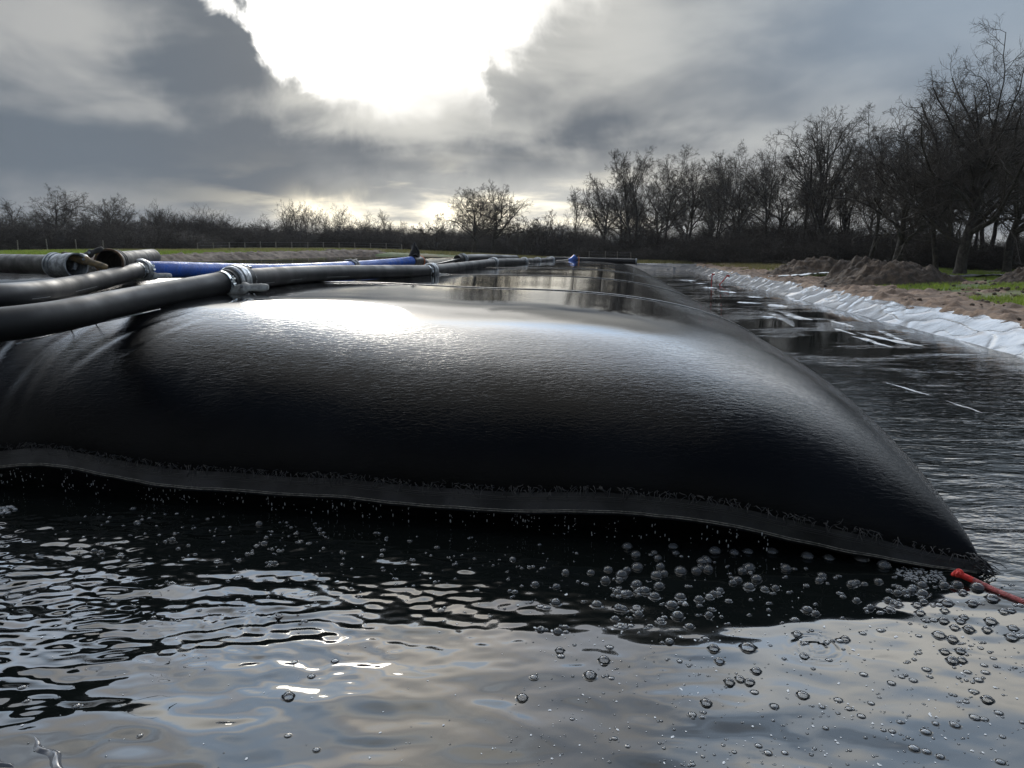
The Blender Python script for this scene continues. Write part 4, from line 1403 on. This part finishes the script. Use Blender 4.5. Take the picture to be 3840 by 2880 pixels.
for (px, d_, s, sz, lb) in ((620, 88, 1.5, 0.85, 'rounded bramble bush standing out in front of the left hedge'), (740, 90, 1.0, 0.5, 'low end of the bramble mound left of the field fence'), (500, 92, 1.3, 0.95, 'bramble bush left of the rounded one before the hedge')):
    shrub(px, d_, s, sz, lb, 'bramble mound before the left hedge')

# ------------------------------------------------------------------ fences
def fence(name, posts, hgt, label, wires=(0.35, 0.65, 0.95), wr=0.005):
    P = []
    for (px, d_) in posts:
        x = (px / 3.75 - 512) / FPX * d_
        P.append(Vector((x, d_, gz(x, d_))))
    root = empty(name, P[0], label, 'fence', None)
    for p in P:
        lean_ = Vector((rnd.uniform(-.06, .06), 0, 1)) * hgt * rnd.uniform(0.92, 1.08)
        b = MB(); b.tube([p - Vector((0, 0, .2)), p + lean_ * 0.98, p + lean_], [0.06, 0.055, 0.03], 7)
        thing_mesh(b, 'post', M_POST, root)
    for w in wires:
        b = MB(); b.tube([p + Vector((0, -0.06, hgt * w)) for p in P], wr, 4); thing_mesh(b, 'wire', M_DULLGALV, root)


fence('field_fence', [(760 + i * 58, 86 + i * 0.6) for i in range(14)], 0.95, 'post and wire fence across the field in front of the left hedge', wr=0.006)
fence('field_fence', [(20, 84), (95, 84), (205, 84), (312, 83), (412, 84)], 1.25, 'few leaning fence posts by the grass at the far left', wires=())
fence('field_fence', [(2205, 93), (2265, 92), (2310, 91), (2360, 90)], 1.1, 'short row of fence posts before the dark undergrowth behind the far pipe')

# ------------------------------------------------------------------ mounds, clods, grass on the right bank
def mound(px, py, d_, w, l, h, seed, label, m=None, rot=0.0):
    x = (px / 3.75 - 512) / FPX * d_
    n = 90
    a = np.linspace(-1, 1, n); A, B = np.meshgrid(a, a, indexing='ij')
    q = np.hypot(A, B) + 0.16 * fbm(A * 2.1, B * 2.1, seed, 3)
    base = np.maximum(np.cos(np.clip(q, 0, 1) * math.pi / 2), 0) ** 1.1
    Xl = A * w / 2; Yl = B * l / 2
    zz = h * base * (1 + 0.55 * fbm(A * 2.4, B * 2.4, seed + 3, 4)) + base ** 0.4 * (0.26 * fbm(Xl * 2.2, Yl * 2.2, seed + 5, 4, 0.65) + 0.18 * np.maximum(fbm(Xl * 4, Yl * 4, seed + 6, 2), 0))
    z0 = ground_z(x + Xl, d_ + Yl)
    V = np.stack([Xl, Yl, zz + z0 - 0.10], -1).reshape(-1, 3)
    o = mesh_np('soil_mound', V, grid_faces(n, n), m or M_MOUND)
    o.location = (x, d_, 0)
    tag(o, label, 'soil mound', 'heaps of dug soil on the right bank')
    return o


mound(3330, 1000, 37, 6.6, 4.5, 1.15, 3, 'larger front heap of dark dug soil on the right bank', rot=0.2)
mound(3215, 1000, 38.5, 4.2, 4.0, 1.30, 13, 'peaked shoulder of dug soil with a grass tuft, left end of the front heap')
mound(3030, 985, 50, 6.8, 4.5, 1.05, 7, 'darker rear heap of dug soil in front of the undergrowth')
mound(3850, 1040, 36, 3.6, 3.4, 0.75, 17, 'small heap of dug soil cut by the right edge of the picture')


def right_pt(y, w):
    x = right_line(y) + w
    return x, float(ground_z(np.array([x]), np.array([y]))[0])


# clods
rnd = random.Random(77)
ico = bmesh.new(); bmesh.ops.create_icosphere(ico, subdivisions=1, radius=1.0)
iv = np.array([v.co[:] for v in ico.verts]); if_ = np.array([[v.index for v in f.verts] for f in ico.faces]); ico.free()
V = []; F = []; o_ = 0
rg = np.random.default_rng(5)
for i in range(1500):
    y = 14 + 62 * rg.random() ** 1.3; w = 1.3 + 12 * rg.random()
    x, z = right_pt(y, w)
    s = 0.02 + 0.075 * rg.random() ** 3
    v = iv * s * (0.7 + 0.6 * rg.random((len(iv), 1))) * np.array([1.2, 1.2, 0.8]) + np.array([x, y, z + 0.05])
    V.append(v); F.append(if_ + o_); o_ += len(iv)
tag(mesh_np('soil_clods', np.vstack(V), np.vstack(F), M_MOUND, smooth=False), 'small dark clods strewn over the brown bank', kind='stuff')


def blades(name, xs_, ys_, hs_, m, wid=0.10, lean=0.45, lift=0.0, seed=1):
    r = np.random.default_rng(seed)
    n = len(xs_)
    z = ground_z(xs_, ys_) + lift
    a = r.random(n) * 6.283
    dx = np.cos(a) * hs_ * wid; dy = np.sin(a) * hs_ * wid
    lx = r.normal(size=n) * hs_ * lean; ly = r.normal(size=n) * hs_ * lean
    v = np.stack([np.stack([xs_ - dx, ys_ - dy, z - 0.02], -1), np.stack([xs_ + dx, ys_ + dy, z - 0.02], -1), np.stack([xs_ + lx, ys_ + ly, z + hs_], -1)], 1).reshape(-1, 3)
    f = np.arange(3 * n).reshape(-1, 3)
    return mesh_np(name, v, f, m, smooth=False)


def scatter(n, y0, y1, w0, w1, line, sgn, seed, thr=-0.05, fr=0.22):
    r = np.random.default_rng(seed)
    y = y0 + (y1 - y0) * r.random(n) ** 1.2
    w = w0 + (w1 - w0) * r.random(n)
    x = line(y) + sgn * w
    keep = fbm(x * fr, y * fr * 1.6, 9, 3) + 0.12 * fbm(x * 2, y * 2, 10, 2) > thr - 0.25 * sstep(w0 + 5, w0 + 9, w)
    return x[keep], y[keep]


x, y = scatter(190000, 14, 66, 3.4, 24, right_line, 1, 3, -0.06)
tag(blades('grass', x, y, 0.05 + 0.11 * np.random.default_rng(1).random(len(x)), M_BLADE, 0.13, seed=2), 'bright green grass growing in patches behind the right bank', kind='stuff')
x, y = scatter(50000, 60, 92, 2.0, 18, right_line, 1, 4, -0.2)
tag(blades('dry_grass', x, y, 0.10 + 0.20 * np.random.default_rng(2).random(len(x)), M_DRYBLADE, 0.15, seed=3), 'yellowish rough grass at the far right corner of the basin', kind='stuff')
r = np.random.default_rng(6)
x = -6 + 26 * r.random(26000); y = FAR_Y + 1.2 + 12 * r.random(26000)
tag(blades('dry_grass', x, y, 0.10 + 0.2 * r.random(len(x)), M_DRYBLADE, 0.16, seed=4), 'dry straw-coloured grass beyond the far end of the basin', kind='stuff')
x, y = scatter(160000, 28, 100, 5.2, 34, left_line, -1, 5, -0.10, 0.12)
tag(blades('grass', x, y, 0.09 + 0.18 * np.random.default_rng(3).random(len(x)), M_BLADE, 0.14, seed=5), 'green meadow grass of the left field behind the soil berm', kind='stuff')
x = 55 * r.random(60000) - 42; y = 66 + 36 * r.random(60000)
k = pool_d(x, y) < -5
x, y = x[k], y[k]
tag(blades('rough_grass', x, y, 0.12 + 0.24 * r.random(len(x)), M_DRYBLADE, 0.13, seed=6), 'rough brownish grass of the field in front of the far hedge', kind='stuff')

# white sheet and dark tarp on the grass
def flat_sheet(name, px0, px1, d_, w, label, cat, m, lift=0.10):
    x0 = (px0 / 3.75 - 512) / FPX * d_; x1 = (px1 / 3.75 - 512) / FPX * d_
    n, k = 70, 14
    A, B = np.meshgrid(np.linspace(0, 1, n), np.linspace(-.5, .5, k), indexing='ij')
    Xs = x0 + (x1 - x0) * A; Ys = d_ + B * w * (1 + 0.4 * fbm(A * 4, A * 0, 4, 2)) + 0.6 * fbm(A * 2.2, A * 0, 8, 2)
    Zs = ground_z(Xs, Ys) + lift + 0.10 * fbm(A * 9, B * 3, 6, 3) * (1 if lift > 0.09 else .3)
    top = np.stack([Xs, Ys, Zs], -1).reshape(-1, 3); bot = top - np.array([0, 0, 0.03])
    f = grid_faces(n, k)
    o = mesh_np(name, np.vstack([top, bot]), np.vstack([f, f[:, ::-1] + n * k]), m)
    return tag(o, label, cat)


flat_sheet('plastic_sheet', 2875, 3105, 47, 0.8, 'flat white plastic sheet lying in front of the rear soil heap', 'plastic sheet', M_WHITE, 0.16)
flat_sheet('tarp', 3400, 3770, 41, 1.3, 'dark blue-grey plastic tarp spread on the grass below the tallest tree', 'tarp', M_TARP, 0.18)

# red marker sticks in the far water
for (px, py, lx, lb) in ((2668, 1060, 0.02, 'short red marker stick with a flag in the far water, left one'), (2700, 1068, 0.22, 'leaning red marker stick in the far water, right one')):
    p = at_z(px, py, 0.0)
    root = empty('marker_stick', p, lb, 'marker stick', 'red marker sticks')
    b = MB(); b.tube([p - Vector((lx, 0, .2)), p + Vector((lx, 0, .30)), p + Vector((lx * 2, 0, 0.62))], 0.028, 8); thing_mesh(b, 'stick', M_RED, root)
    b = MB(); b.box(p + Vector((lx * 2 + 0.05, 0, 0.56)), 0.18, 0.03, 0.10); thing_mesh(b, 'flag', M_RED, root)

# ------------------------------------------------------------------ folds of the liner showing above the water
for (x1, y1, x2, y2, w, h) in ((2880, 1172, 2972, 1226, .34, .05), (2918, 1167, 3022, 1200, .40, .06), (2880, 1140, 2945, 1152, .5, .05), (3190, 1244, 3480, 1302, .18, .03), (3180, 1258, 3372, 1306, .16, .03), 
                               (3275, 1236, 3400, 1278, .2, .04), (3100, 1200, 3205, 1226, .15, .03), (2800, 1110, 2862, 1118, .5, .04), (2770, 1130, 2850, 1140, .45, .03), (2690, 1090, 2765, 1097, .5, .04), (2630, 1076, 2700, 1081, .5, .03),
                               (2850, 1185, 2930, 1192, .35, .02), (2960, 1120, 3010, 1130, .4, .04), (3110, 1225, 3220, 1258, .1, .02), (3300, 1428, 3520, 1492, .10, .010), (3520, 1492, 3720, 1560, .06, .008), (110, 2725, 240, 2900, .06, .008), (-30, 2790, 30, 2880, .07, .008), (2600, 1062, 2660, 1064, .6, .03), (2540, 1050, 2620, 1053, .6, .03)):
    a, b_ = at_z(x1, y1, 0), at_z(x2, y2, 0)
    L = (b_ - a).length; t = (b_ - a).normalized(); s = Vector((-t.y, t.x, 0))
    n, k = 70, 11
    V = []
    sd_ = rnd.randrange(1000)
    for i in range(n):
        f_ = i / (n - 1)
        env = math.sin(math.pi * f_) ** 0.6
        wob = float(fbm(np.array([f_ * 3]), np.array([0.0]), sd_, 2)[0])
        c = a + t * L * f_ + s * wob * w * 0.8
        for j in range(k):
            g_ = -1 + 2 * j / (k - 1)
            nz_ = float(fbm(np.array([f_ * 9]), np.array([g_ * 2.0]), sd_ + 3, 2)[0])
            V.append(c + s * g_ * w * 0.5 * env + Vector((0, 0, -0.012 + (h + 0.012) * env * (1 - abs(g_) ** 1.3) * (1 + 0.45 * nz_))))
    adopt(mesh_np('liner_fold', np.array([v[:] for v in V]), grid_faces(n, k)[:, ::-1].copy(), M_LINER), liner)

# ------------------------------------------------------------------ red rope at the corner
rope = empty('mooring_rope', pc, 'red twisted rope knotted to the front right corner of the bag', 'rope')
kp = at_z(3592, 2150, 0.06)
line = path([kp, at_z(3640, 2172, 0.035), at_z(3710, 2205, 0.008), at_z(3780, 2235, 0.004), at_z(3860, 2268, 0.003), at_z(4150, 2395, 0.002)], 40)
for st in range(3):
    for (i0, i1, m, rr) in ((0, 46, M_ROPE, 0.0098), (45, len(line), M_WETROPE, 0.0098)):
        pts = []
        for i in range(i0, min(i1, len(line))):
            t, side, up = frame(line[min(i + 1, len(line) - 1)] - line[max(i - 1, 0)])
            a = i * 0.8 + st * 2.094
            pts.append(line[i] + (side * math.cos(a) + up * math.sin(a)) * 0.0125)
        b = MB(); b.tube(pts, rr, 8); thing_mesh(b, 'strand', m, rope)
b = MB()
for j in range(3):
    c = kp + Vector((-0.02 + 0.016 * j, 0.0, 0.0)); t = Vector((1, 0.25 * (j - 1.5), -0.3)).normalized()
    tt, side, up = frame(t)
    ring = [c + (side * math.cos(a) + up * math.sin(a)) * (0.016 + 0.003 * j) + t * 0.012 * math.sin(a + j) for a in np.linspace(0, 6.0, 18)]
    b.tube(ring, 0.0095, 8)
thing_mesh(b, 'knot', M_ROPE, rope)

# ------------------------------------------------------------------ bubbles, foam, drips
def dome(n=14, m=5):
    V = []; F = []
    for i in range(m):
        a = math.pi / 2 * i / m * 1.0
        for j in range(n):
            b = 2 * math.pi * j / n
            V.append((math.cos(a) * math.cos(b), math.cos(a) * math.sin(b), math.sin(a) * 0.92 + 0.10))
    V.append((0, 0, 1.02))
    for i in range(m - 1):
        for j in range(n):
            F.append((i * n + j, i * n + (j + 1) % n, (i + 1) * n + (j + 1) % n, (i + 1) * n + j))
    for j in range(n):
        F.append(((m - 1) * n + j, (m - 1) * n + (j + 1) % n, m * n))
    return V, F


def skirt(n=14):
    V = []; F = []
    pr = ((1.0, 0.24), (1.03, 0.12), (1.14, 0.045), (1.28, 0.004), (1.45, -0.03))
    for (r_, z_) in pr:
        for j in range(n):
            b = 2 * math.pi * j / n
            V.append((r_ * math.cos(b), r_ * math.sin(b), z_))
    for i in range(len(pr) - 1):
        for j in range(n):
            F.append((i * n + j, (i + 1) * n + j, (i + 1) * n + (j + 1) % n, i * n + (j + 1) % n))
    return V, F


def me_of(name, vf, m):
    me = bpy.data.meshes.new(name); me.from_pydata(vf[0], [], vf[1]); me.update()
    me.polygons.foreach_set('use_smooth', np.ones(len(me.polygons), dtype=bool)); me.materials.append(m)
    return me


ME_DOME = me_of('bubble_film', dome(), M_FILM); ME_SKIRT = me_of('meniscus', skirt(), M_WATER)
rnd = random.Random(2024)
spots = []
# a few of the large ones, read off the photograph (source pixels, half width)
for (zx, zy, zr) in ((1245, 740, 45), (980, 590, 45), (1005, 635, 32), (1150, 600, 42), (1140, 388, 32), (1500, 400, 36), (1820, 345, 40), (1715, 355, 38), (2000, 345, 45), (1570, 345, 48), (1255, 310, 40), (910, 310, 40), (975, 365, 40), (1275, 355, 28), (985, 455, 45), (870, 515, 48), (1160, 455, 38), (1310, 490, 50), (1430, 485, 40), (1520, 470, 38), (1830, 465, 50), (2105, 470, 45), (1825, 610, 42), (1945, 625, 34), (1608, 635, 32), (1530, 680, 32), (765, 475, 36), (635, 495, 30), (745, 555, 38),
                     (1130, 520, 45), (1310, 680, 40), (1115, 675, 42), (1290, 825, 48), (1378, 905, 35), (1160, 860, 32), (845, 765, 40), (980, 770, 40), (995, 810, 34), (680, 740, 44), (370, 725, 40), (215, 590, 32), (375, 608, 30), (1818, 1070, 58), (1560, 1080, 42), (1605, 1165, 35), (1680, 1325, 40), (1760, 1300, 36), (1830, 1325, 38), (1885, 1240, 36), (1505, 1490, 40), (735, 1165, 44), (775, 1060, 32), (400, 1090, 35), (408, 1130, 32), (630, 1280, 48), (118, 1440, 42), (205, 1288, 30), (2018, 1515, 34), (1870, 1402, 30), (1400, 1575, 32), (1885, 548, 40), (1740, 555, 36), (1705, 580, 32)):
    spots.append((1900 + zx / 2.011, 1900 + zy / 2.011, zr / 2.011))
for (zx, zy, zr) in ((70, 1120, 55), (150, 1155, 38), (670, 1090, 42), (935, 1065, 46), (860, 1105, 44), (1165, 885, 52), (1170, 960, 55), (1180, 1050, 45), (1120, 1075, 42), (1150, 1145, 42), (1410, 1055, 55), (1330, 1070, 36), (1650, 1060, 48), (1385, 1125, 40), (1840, 1010, 65), (1825, 1230, 58), (1790, 1310, 45), (1330, 1360, 55), (1460, 1400, 48), (1480, 1290, 45), (1615, 1305, 50), (1535, 1230, 45), (1375, 1225, 44), (1280, 1215, 36), (1570, 1190, 40), (1460, 1610, 52), (1535, 1515, 48), (1385, 1520, 42), (2025, 1385, 52), (2105, 1370, 36), (1950, 1140, 40), (2020, 1130, 40), (1505, 875, 52), (1380, 880, 52), (1695, 910, 70), (1555, 955, 42), (750, 845, 42), (180, 840, 40), (210, 790, 45), (615, 865, 34), (945, 890, 30), (930, 950, 42), (410, 980, 30), (800, 700, 62), (590, 640, 70), (70, 610, 60), (275, 625, 55)):
    spots.append((3000 + zx / 2.552, 1850 + zy / 2.552, zr / 2.552))
for (zx, zy, zr) in ((448, 660, 45), (460, 342, 36), (660, 372, 30), (75, 460, 38), (220, 748, 36), (730, 695, 34), (932, 490, 30), (915, 825, 30), (815, 765, 28), (992, 718, 28), (1155, 558, 30), (1430, 948, 40), (1335, 1075, 42), (1435, 1100, 32), (1545, 1140, 34), (1920, 695, 46), (1812, 628, 34), (1820, 835, 40), (1895, 848, 30), (1662, 895, 38), (1640, 380, 44), (2025, 1185, 36), (2010, 798, 34), (1505, 882, 28), (170, 1110, 36), (95, 1052, 30), (630, 915, 25), (1160, 945, 28), (1090, 935, 24)):
    spots.append((2800 + zx / 2.127, 2300 + zy / 2.127, zr / 2.127))
for (zx, zy, zr) in ((1710, 657, 36), (1745, 447, 20), (1985, 438, 24), (1845, 530, 22), (455, 716, 26), (130, 600, 24), (160, 682, 20), (832, 885, 18), (1875, 963, 22), (1705, 885, 20)):
    spots.append((zx / 1.58, 2200 + zy / 1.58, zr / 1.58))
zones = [(2000, 3500, 2020, 2420, 150, 8, 20), (3380, 3900, 2190, 2560, 34, 8, 18), (2100, 3840, 2400, 2870, 130, 5, 12), (200, 2000, 1930, 2340, 230, 4, 13), (300, 1200, 1880, 2080, 60, 5, 14)]
for (x0, x1, y0, y1, n, ra, rb) in zones:
    for _ in range(n):
        px = rnd.uniform(x0, x1); py = rnd.uniform(y0, y1)
        if py < 1925 + 0.085 * px - (0 if px < 2600 else 0) - 60:
            continue
        r_ = ra + (rb - ra) * rnd.random() ** 2
        spots.append((px, py, r_))
        if rnd.random() < 0.3:
            spots.append((px + r_ * rnd.uniform(0.9, 1.6) * rnd.choice((-1, 1)), py + rnd.uniform(-.6, .6) * r_, r_ * rnd.uniform(0.5, 0.9)))
spots = [s for s in spots if s[2] > 3]
spots.sort(key=lambda s: -s[2])
small = spots[300:]
NB = 0
for (px, py, r_) in spots[:300]:
    p = at_z(px, py, 0.0)
    rad = r_ / 3.75 / FPX * p.y / 0.93 * 1.0
    z = water_z(p.x, p.y)
    o = link('bubble', ME_DOME)
    o.location = (p.x, p.y, z)
    o.scale = (rad * rnd.uniform(0.92, 1.08), rad * rnd.uniform(0.92, 1.08), rad * rnd.uniform(0.7, 0.9) * (0.6 if rad < 0.025 else 1.0))
    o.rotation_euler[2] = rnd.uniform(0, 6)
    tag(o, 'clear round bubble floating on the dark water before the bag', 'bubble', 'bubbles floating on the foreground water')
    k = link('meniscus', ME_SKIRT, o)
# the countless smaller ones
for i in range(1100):
    px = rnd.uniform(0, 3840); py = rnd.uniform(1880, 2880)
    wgt = 0.12 + 0.9 * (px > 1900) * (py > 2050) + 0.5 * (py < 2300) * (px < 2000)
    if rnd.random() < wgt and py > 1880 + 0.085 * px:
        small.append((px, py, rnd.uniform(1.8, 4.5)))
dv, df = dome(7, 3)
dv = np.array(dv); V = []; F = []; o_ = 0
sv, sf = skirt(8); sv = np.array(sv); V2 = []; F2 = []; o2 = 0
for (px, py, r_) in small:
    p = at_z(px, py, 0.0)
    rad = max(r_ / 3.75 / FPX * p.y / 0.93 * 0.85, 0.004)
    z = water_z(p.x, p.y)
    V.append(dv * rad * np.array([1, 1, .7]) + np.array([p.x, p.y, z])); F += [tuple(i + o_ for i in f) for f in df]; o_ += len(dv)
    V2.append(sv * rad + np.array([p.x, p.y, z])); F2 += [tuple(i + o2 for i in f) for f in sf]; o2 += len(sv)
M_PALEFILM = M_FILM.copy(); M_PALEFILM.name = 'small_bubble_film'
for nd in M_PALEFILM.node_tree.nodes:
    if nd.type == 'MIX_SHADER' and not nd.inputs[0].is_linked:
        nd.inputs[0].default_value = 0.20
so = tag(mesh_np('small_bubbles', np.vstack(V), F, M_PALEFILM), 'scatter of tiny bubbles on the foreground water', kind='stuff')
mesh_np('menisci', np.vstack(V2), F2, M_WATER, so)
# pale flecks of foam
V = []; F = []; o_ = 0
for i in range(900):
    px = rnd.uniform(0, 3840); py = 2080 + 800 * rnd.random()
    if rnd.random() > (0.9 if (px > 2000 and py > 2350) else 0.16):
        continue
    p = at_z(px, py, 0); s = rnd.choice((0.0018, 0.0025, 0.003, 0.004, 0.006)) * (1 + (py < 2400) * .3)
    z = water_z(p.x, p.y) + 0.0015
    a0 = rnd.uniform(0, 6.28); el_ = rnd.choice((1, 1, 1.2, 1.5, 2.0))
    n = 6
    ring = [(p.x + s * (math.cos(a0) * el_ * math.cos(a) - math.sin(a0) * math.sin(a)) * rnd.uniform(.7, 1.2), p.y + s * 1.3 * (math.sin(a0) * el_ * math.cos(a) + math.cos(a0) * math.sin(a)) * rnd.uniform(.7, 1.2), z) for a in np.linspace(0, 5.24, n)]
    V += ring + [(p.x, p.y, z + s * 0.9)]
    F += [(o_ + j, o_ + (j + 1) % n, o_ + n) for j in range(n)]; o_ += n + 1
tag(mesh_np('foam_flecks', np.array(V), F, M_FLECK), 'tiny white flecks of scum drifting on the foreground water', kind='stuff')
# rafts of small froth
def foam(px, py, w, l, label, n, seed, r0, r1):
    p = at_z(px, py, 0); r = random.Random(seed)
    root = empty('foam_raft', p, label, 'foam')
    V = []; F = []; o_ = 0
    dv_, df_ = dome(8, 3); dv_ = np.array(dv_)
    for i in range(n):
        a = r.uniform(0, 6.28); q = math.sqrt(r.random())
        x = math.cos(a) * q * w / 2 * r.uniform(0.8, 1.25); y = math.sin(a) * q * l / 2 * r.uniform(0.8, 1.25)
        s = (r0 + (r1 - r0) * r.random() ** 2.5) * (1.1 - 0.4 * q)
        V.append(dv_ * s * np.array([1, 1, r.uniform(.5, .9)]) + np.array([x, y, -0.001 + 0.012 * (1 - q) * r.random()])); F += [tuple(i_ + o_ for i_ in f) for f in df_]; o_ += len(dv_)
    k = mesh_np('froth', np.vstack(V), F, M_FOAMFILM, root)
    tag(k, kind='stuff')


M_FOAMFILM = M_FILM.copy(); M_FOAMFILM.name = 'froth_film'
for nd in M_FOAMFILM.node_tree.nodes:
    if nd.type == 'MIX_SHADER' and not nd.inputs[0].is_linked:
        nd.inputs[0].default_value = 0.32
foam(3445, 2155, 0.36, 0.24, 'white froth raft on the water at the front right corner of the bag', 260, 3, 0.005, 0.016)
foam(8, 1912, 0.22, 0.2, 'pale froth raft at the left edge of the water', 60, 9, 0.008, 0.03)
# water dripping off the seam
M_DRIP = mat('pale_glint_drop', (0.55, 0.58, 0.60), 0.08, ior=1.33)  # whitish base colour stands in for glints on clear drops
V = []; F = []; o_ = 0
dv, df = iv, if_
for i in range(330):
    u = rnd.uniform(0.14, 0.93)
    x, y = bag1.plan(u, 0.0); top_ = float(bag1.seam_z(u)) - FLAP * 0.95
    x, y = x + nrm.x * rnd.uniform(-.06, .05), y + nrm.y * rnd.uniform(-.06, .05)
    if vn(np.array([u * 40]), np.array([0.5]), 4)[0] < -0.22:
        continue
    for _ in range(rnd.choice((1, 1, 2, 3))):
        z = rnd.uniform(0.02, max(top_, 0.05)); s = rnd.uniform(0.0020, 0.0050)
        V.append(dv * np.array([s, s, s * rnd.choice((1, 1.5, 3.5))]) + np.array([x + rnd.uniform(-.004, .004), y, z])); F.append(df + o_); o_ += len(dv)
tag(mesh_np('dripping_water', np.vstack(V), np.vstack(F), M_DRIP), 'bright drops of water falling from the front seam', kind='stuff')


# ------------------------------------------------------------------ damp winter air
def haze():
    m = bpy.data.materials.new('damp_air'); m.use_nodes = True
    g = NT(m.node_tree); g.n.remove(g.n['Principled BSDF'])
    pv = g.node('ShaderNodeVolumePrincipled')
    pv.inputs['Color'].default_value = (0.92, 0.95, 1.0, 1)
    pv.inputs['Density'].default_value = 0.00015
    pv.inputs['Anisotropy'].default_value = 0.45
    g.l.new(pv.outputs[0], g.n['Material Output'].inputs['Volume'])
    b = MB(); b.box((0, 400, 12), 1820, 1220, 30)
    b.v = [(x, y, -2.5 if z < 0 else 24.0) for (x, y, z) in b.v]
    o = b.build('haze', m, smooth=False)
    tag(o, 'thin damp winter haze over the whole field', kind='stuff')
    o.display_type = 'WIRE'


haze()
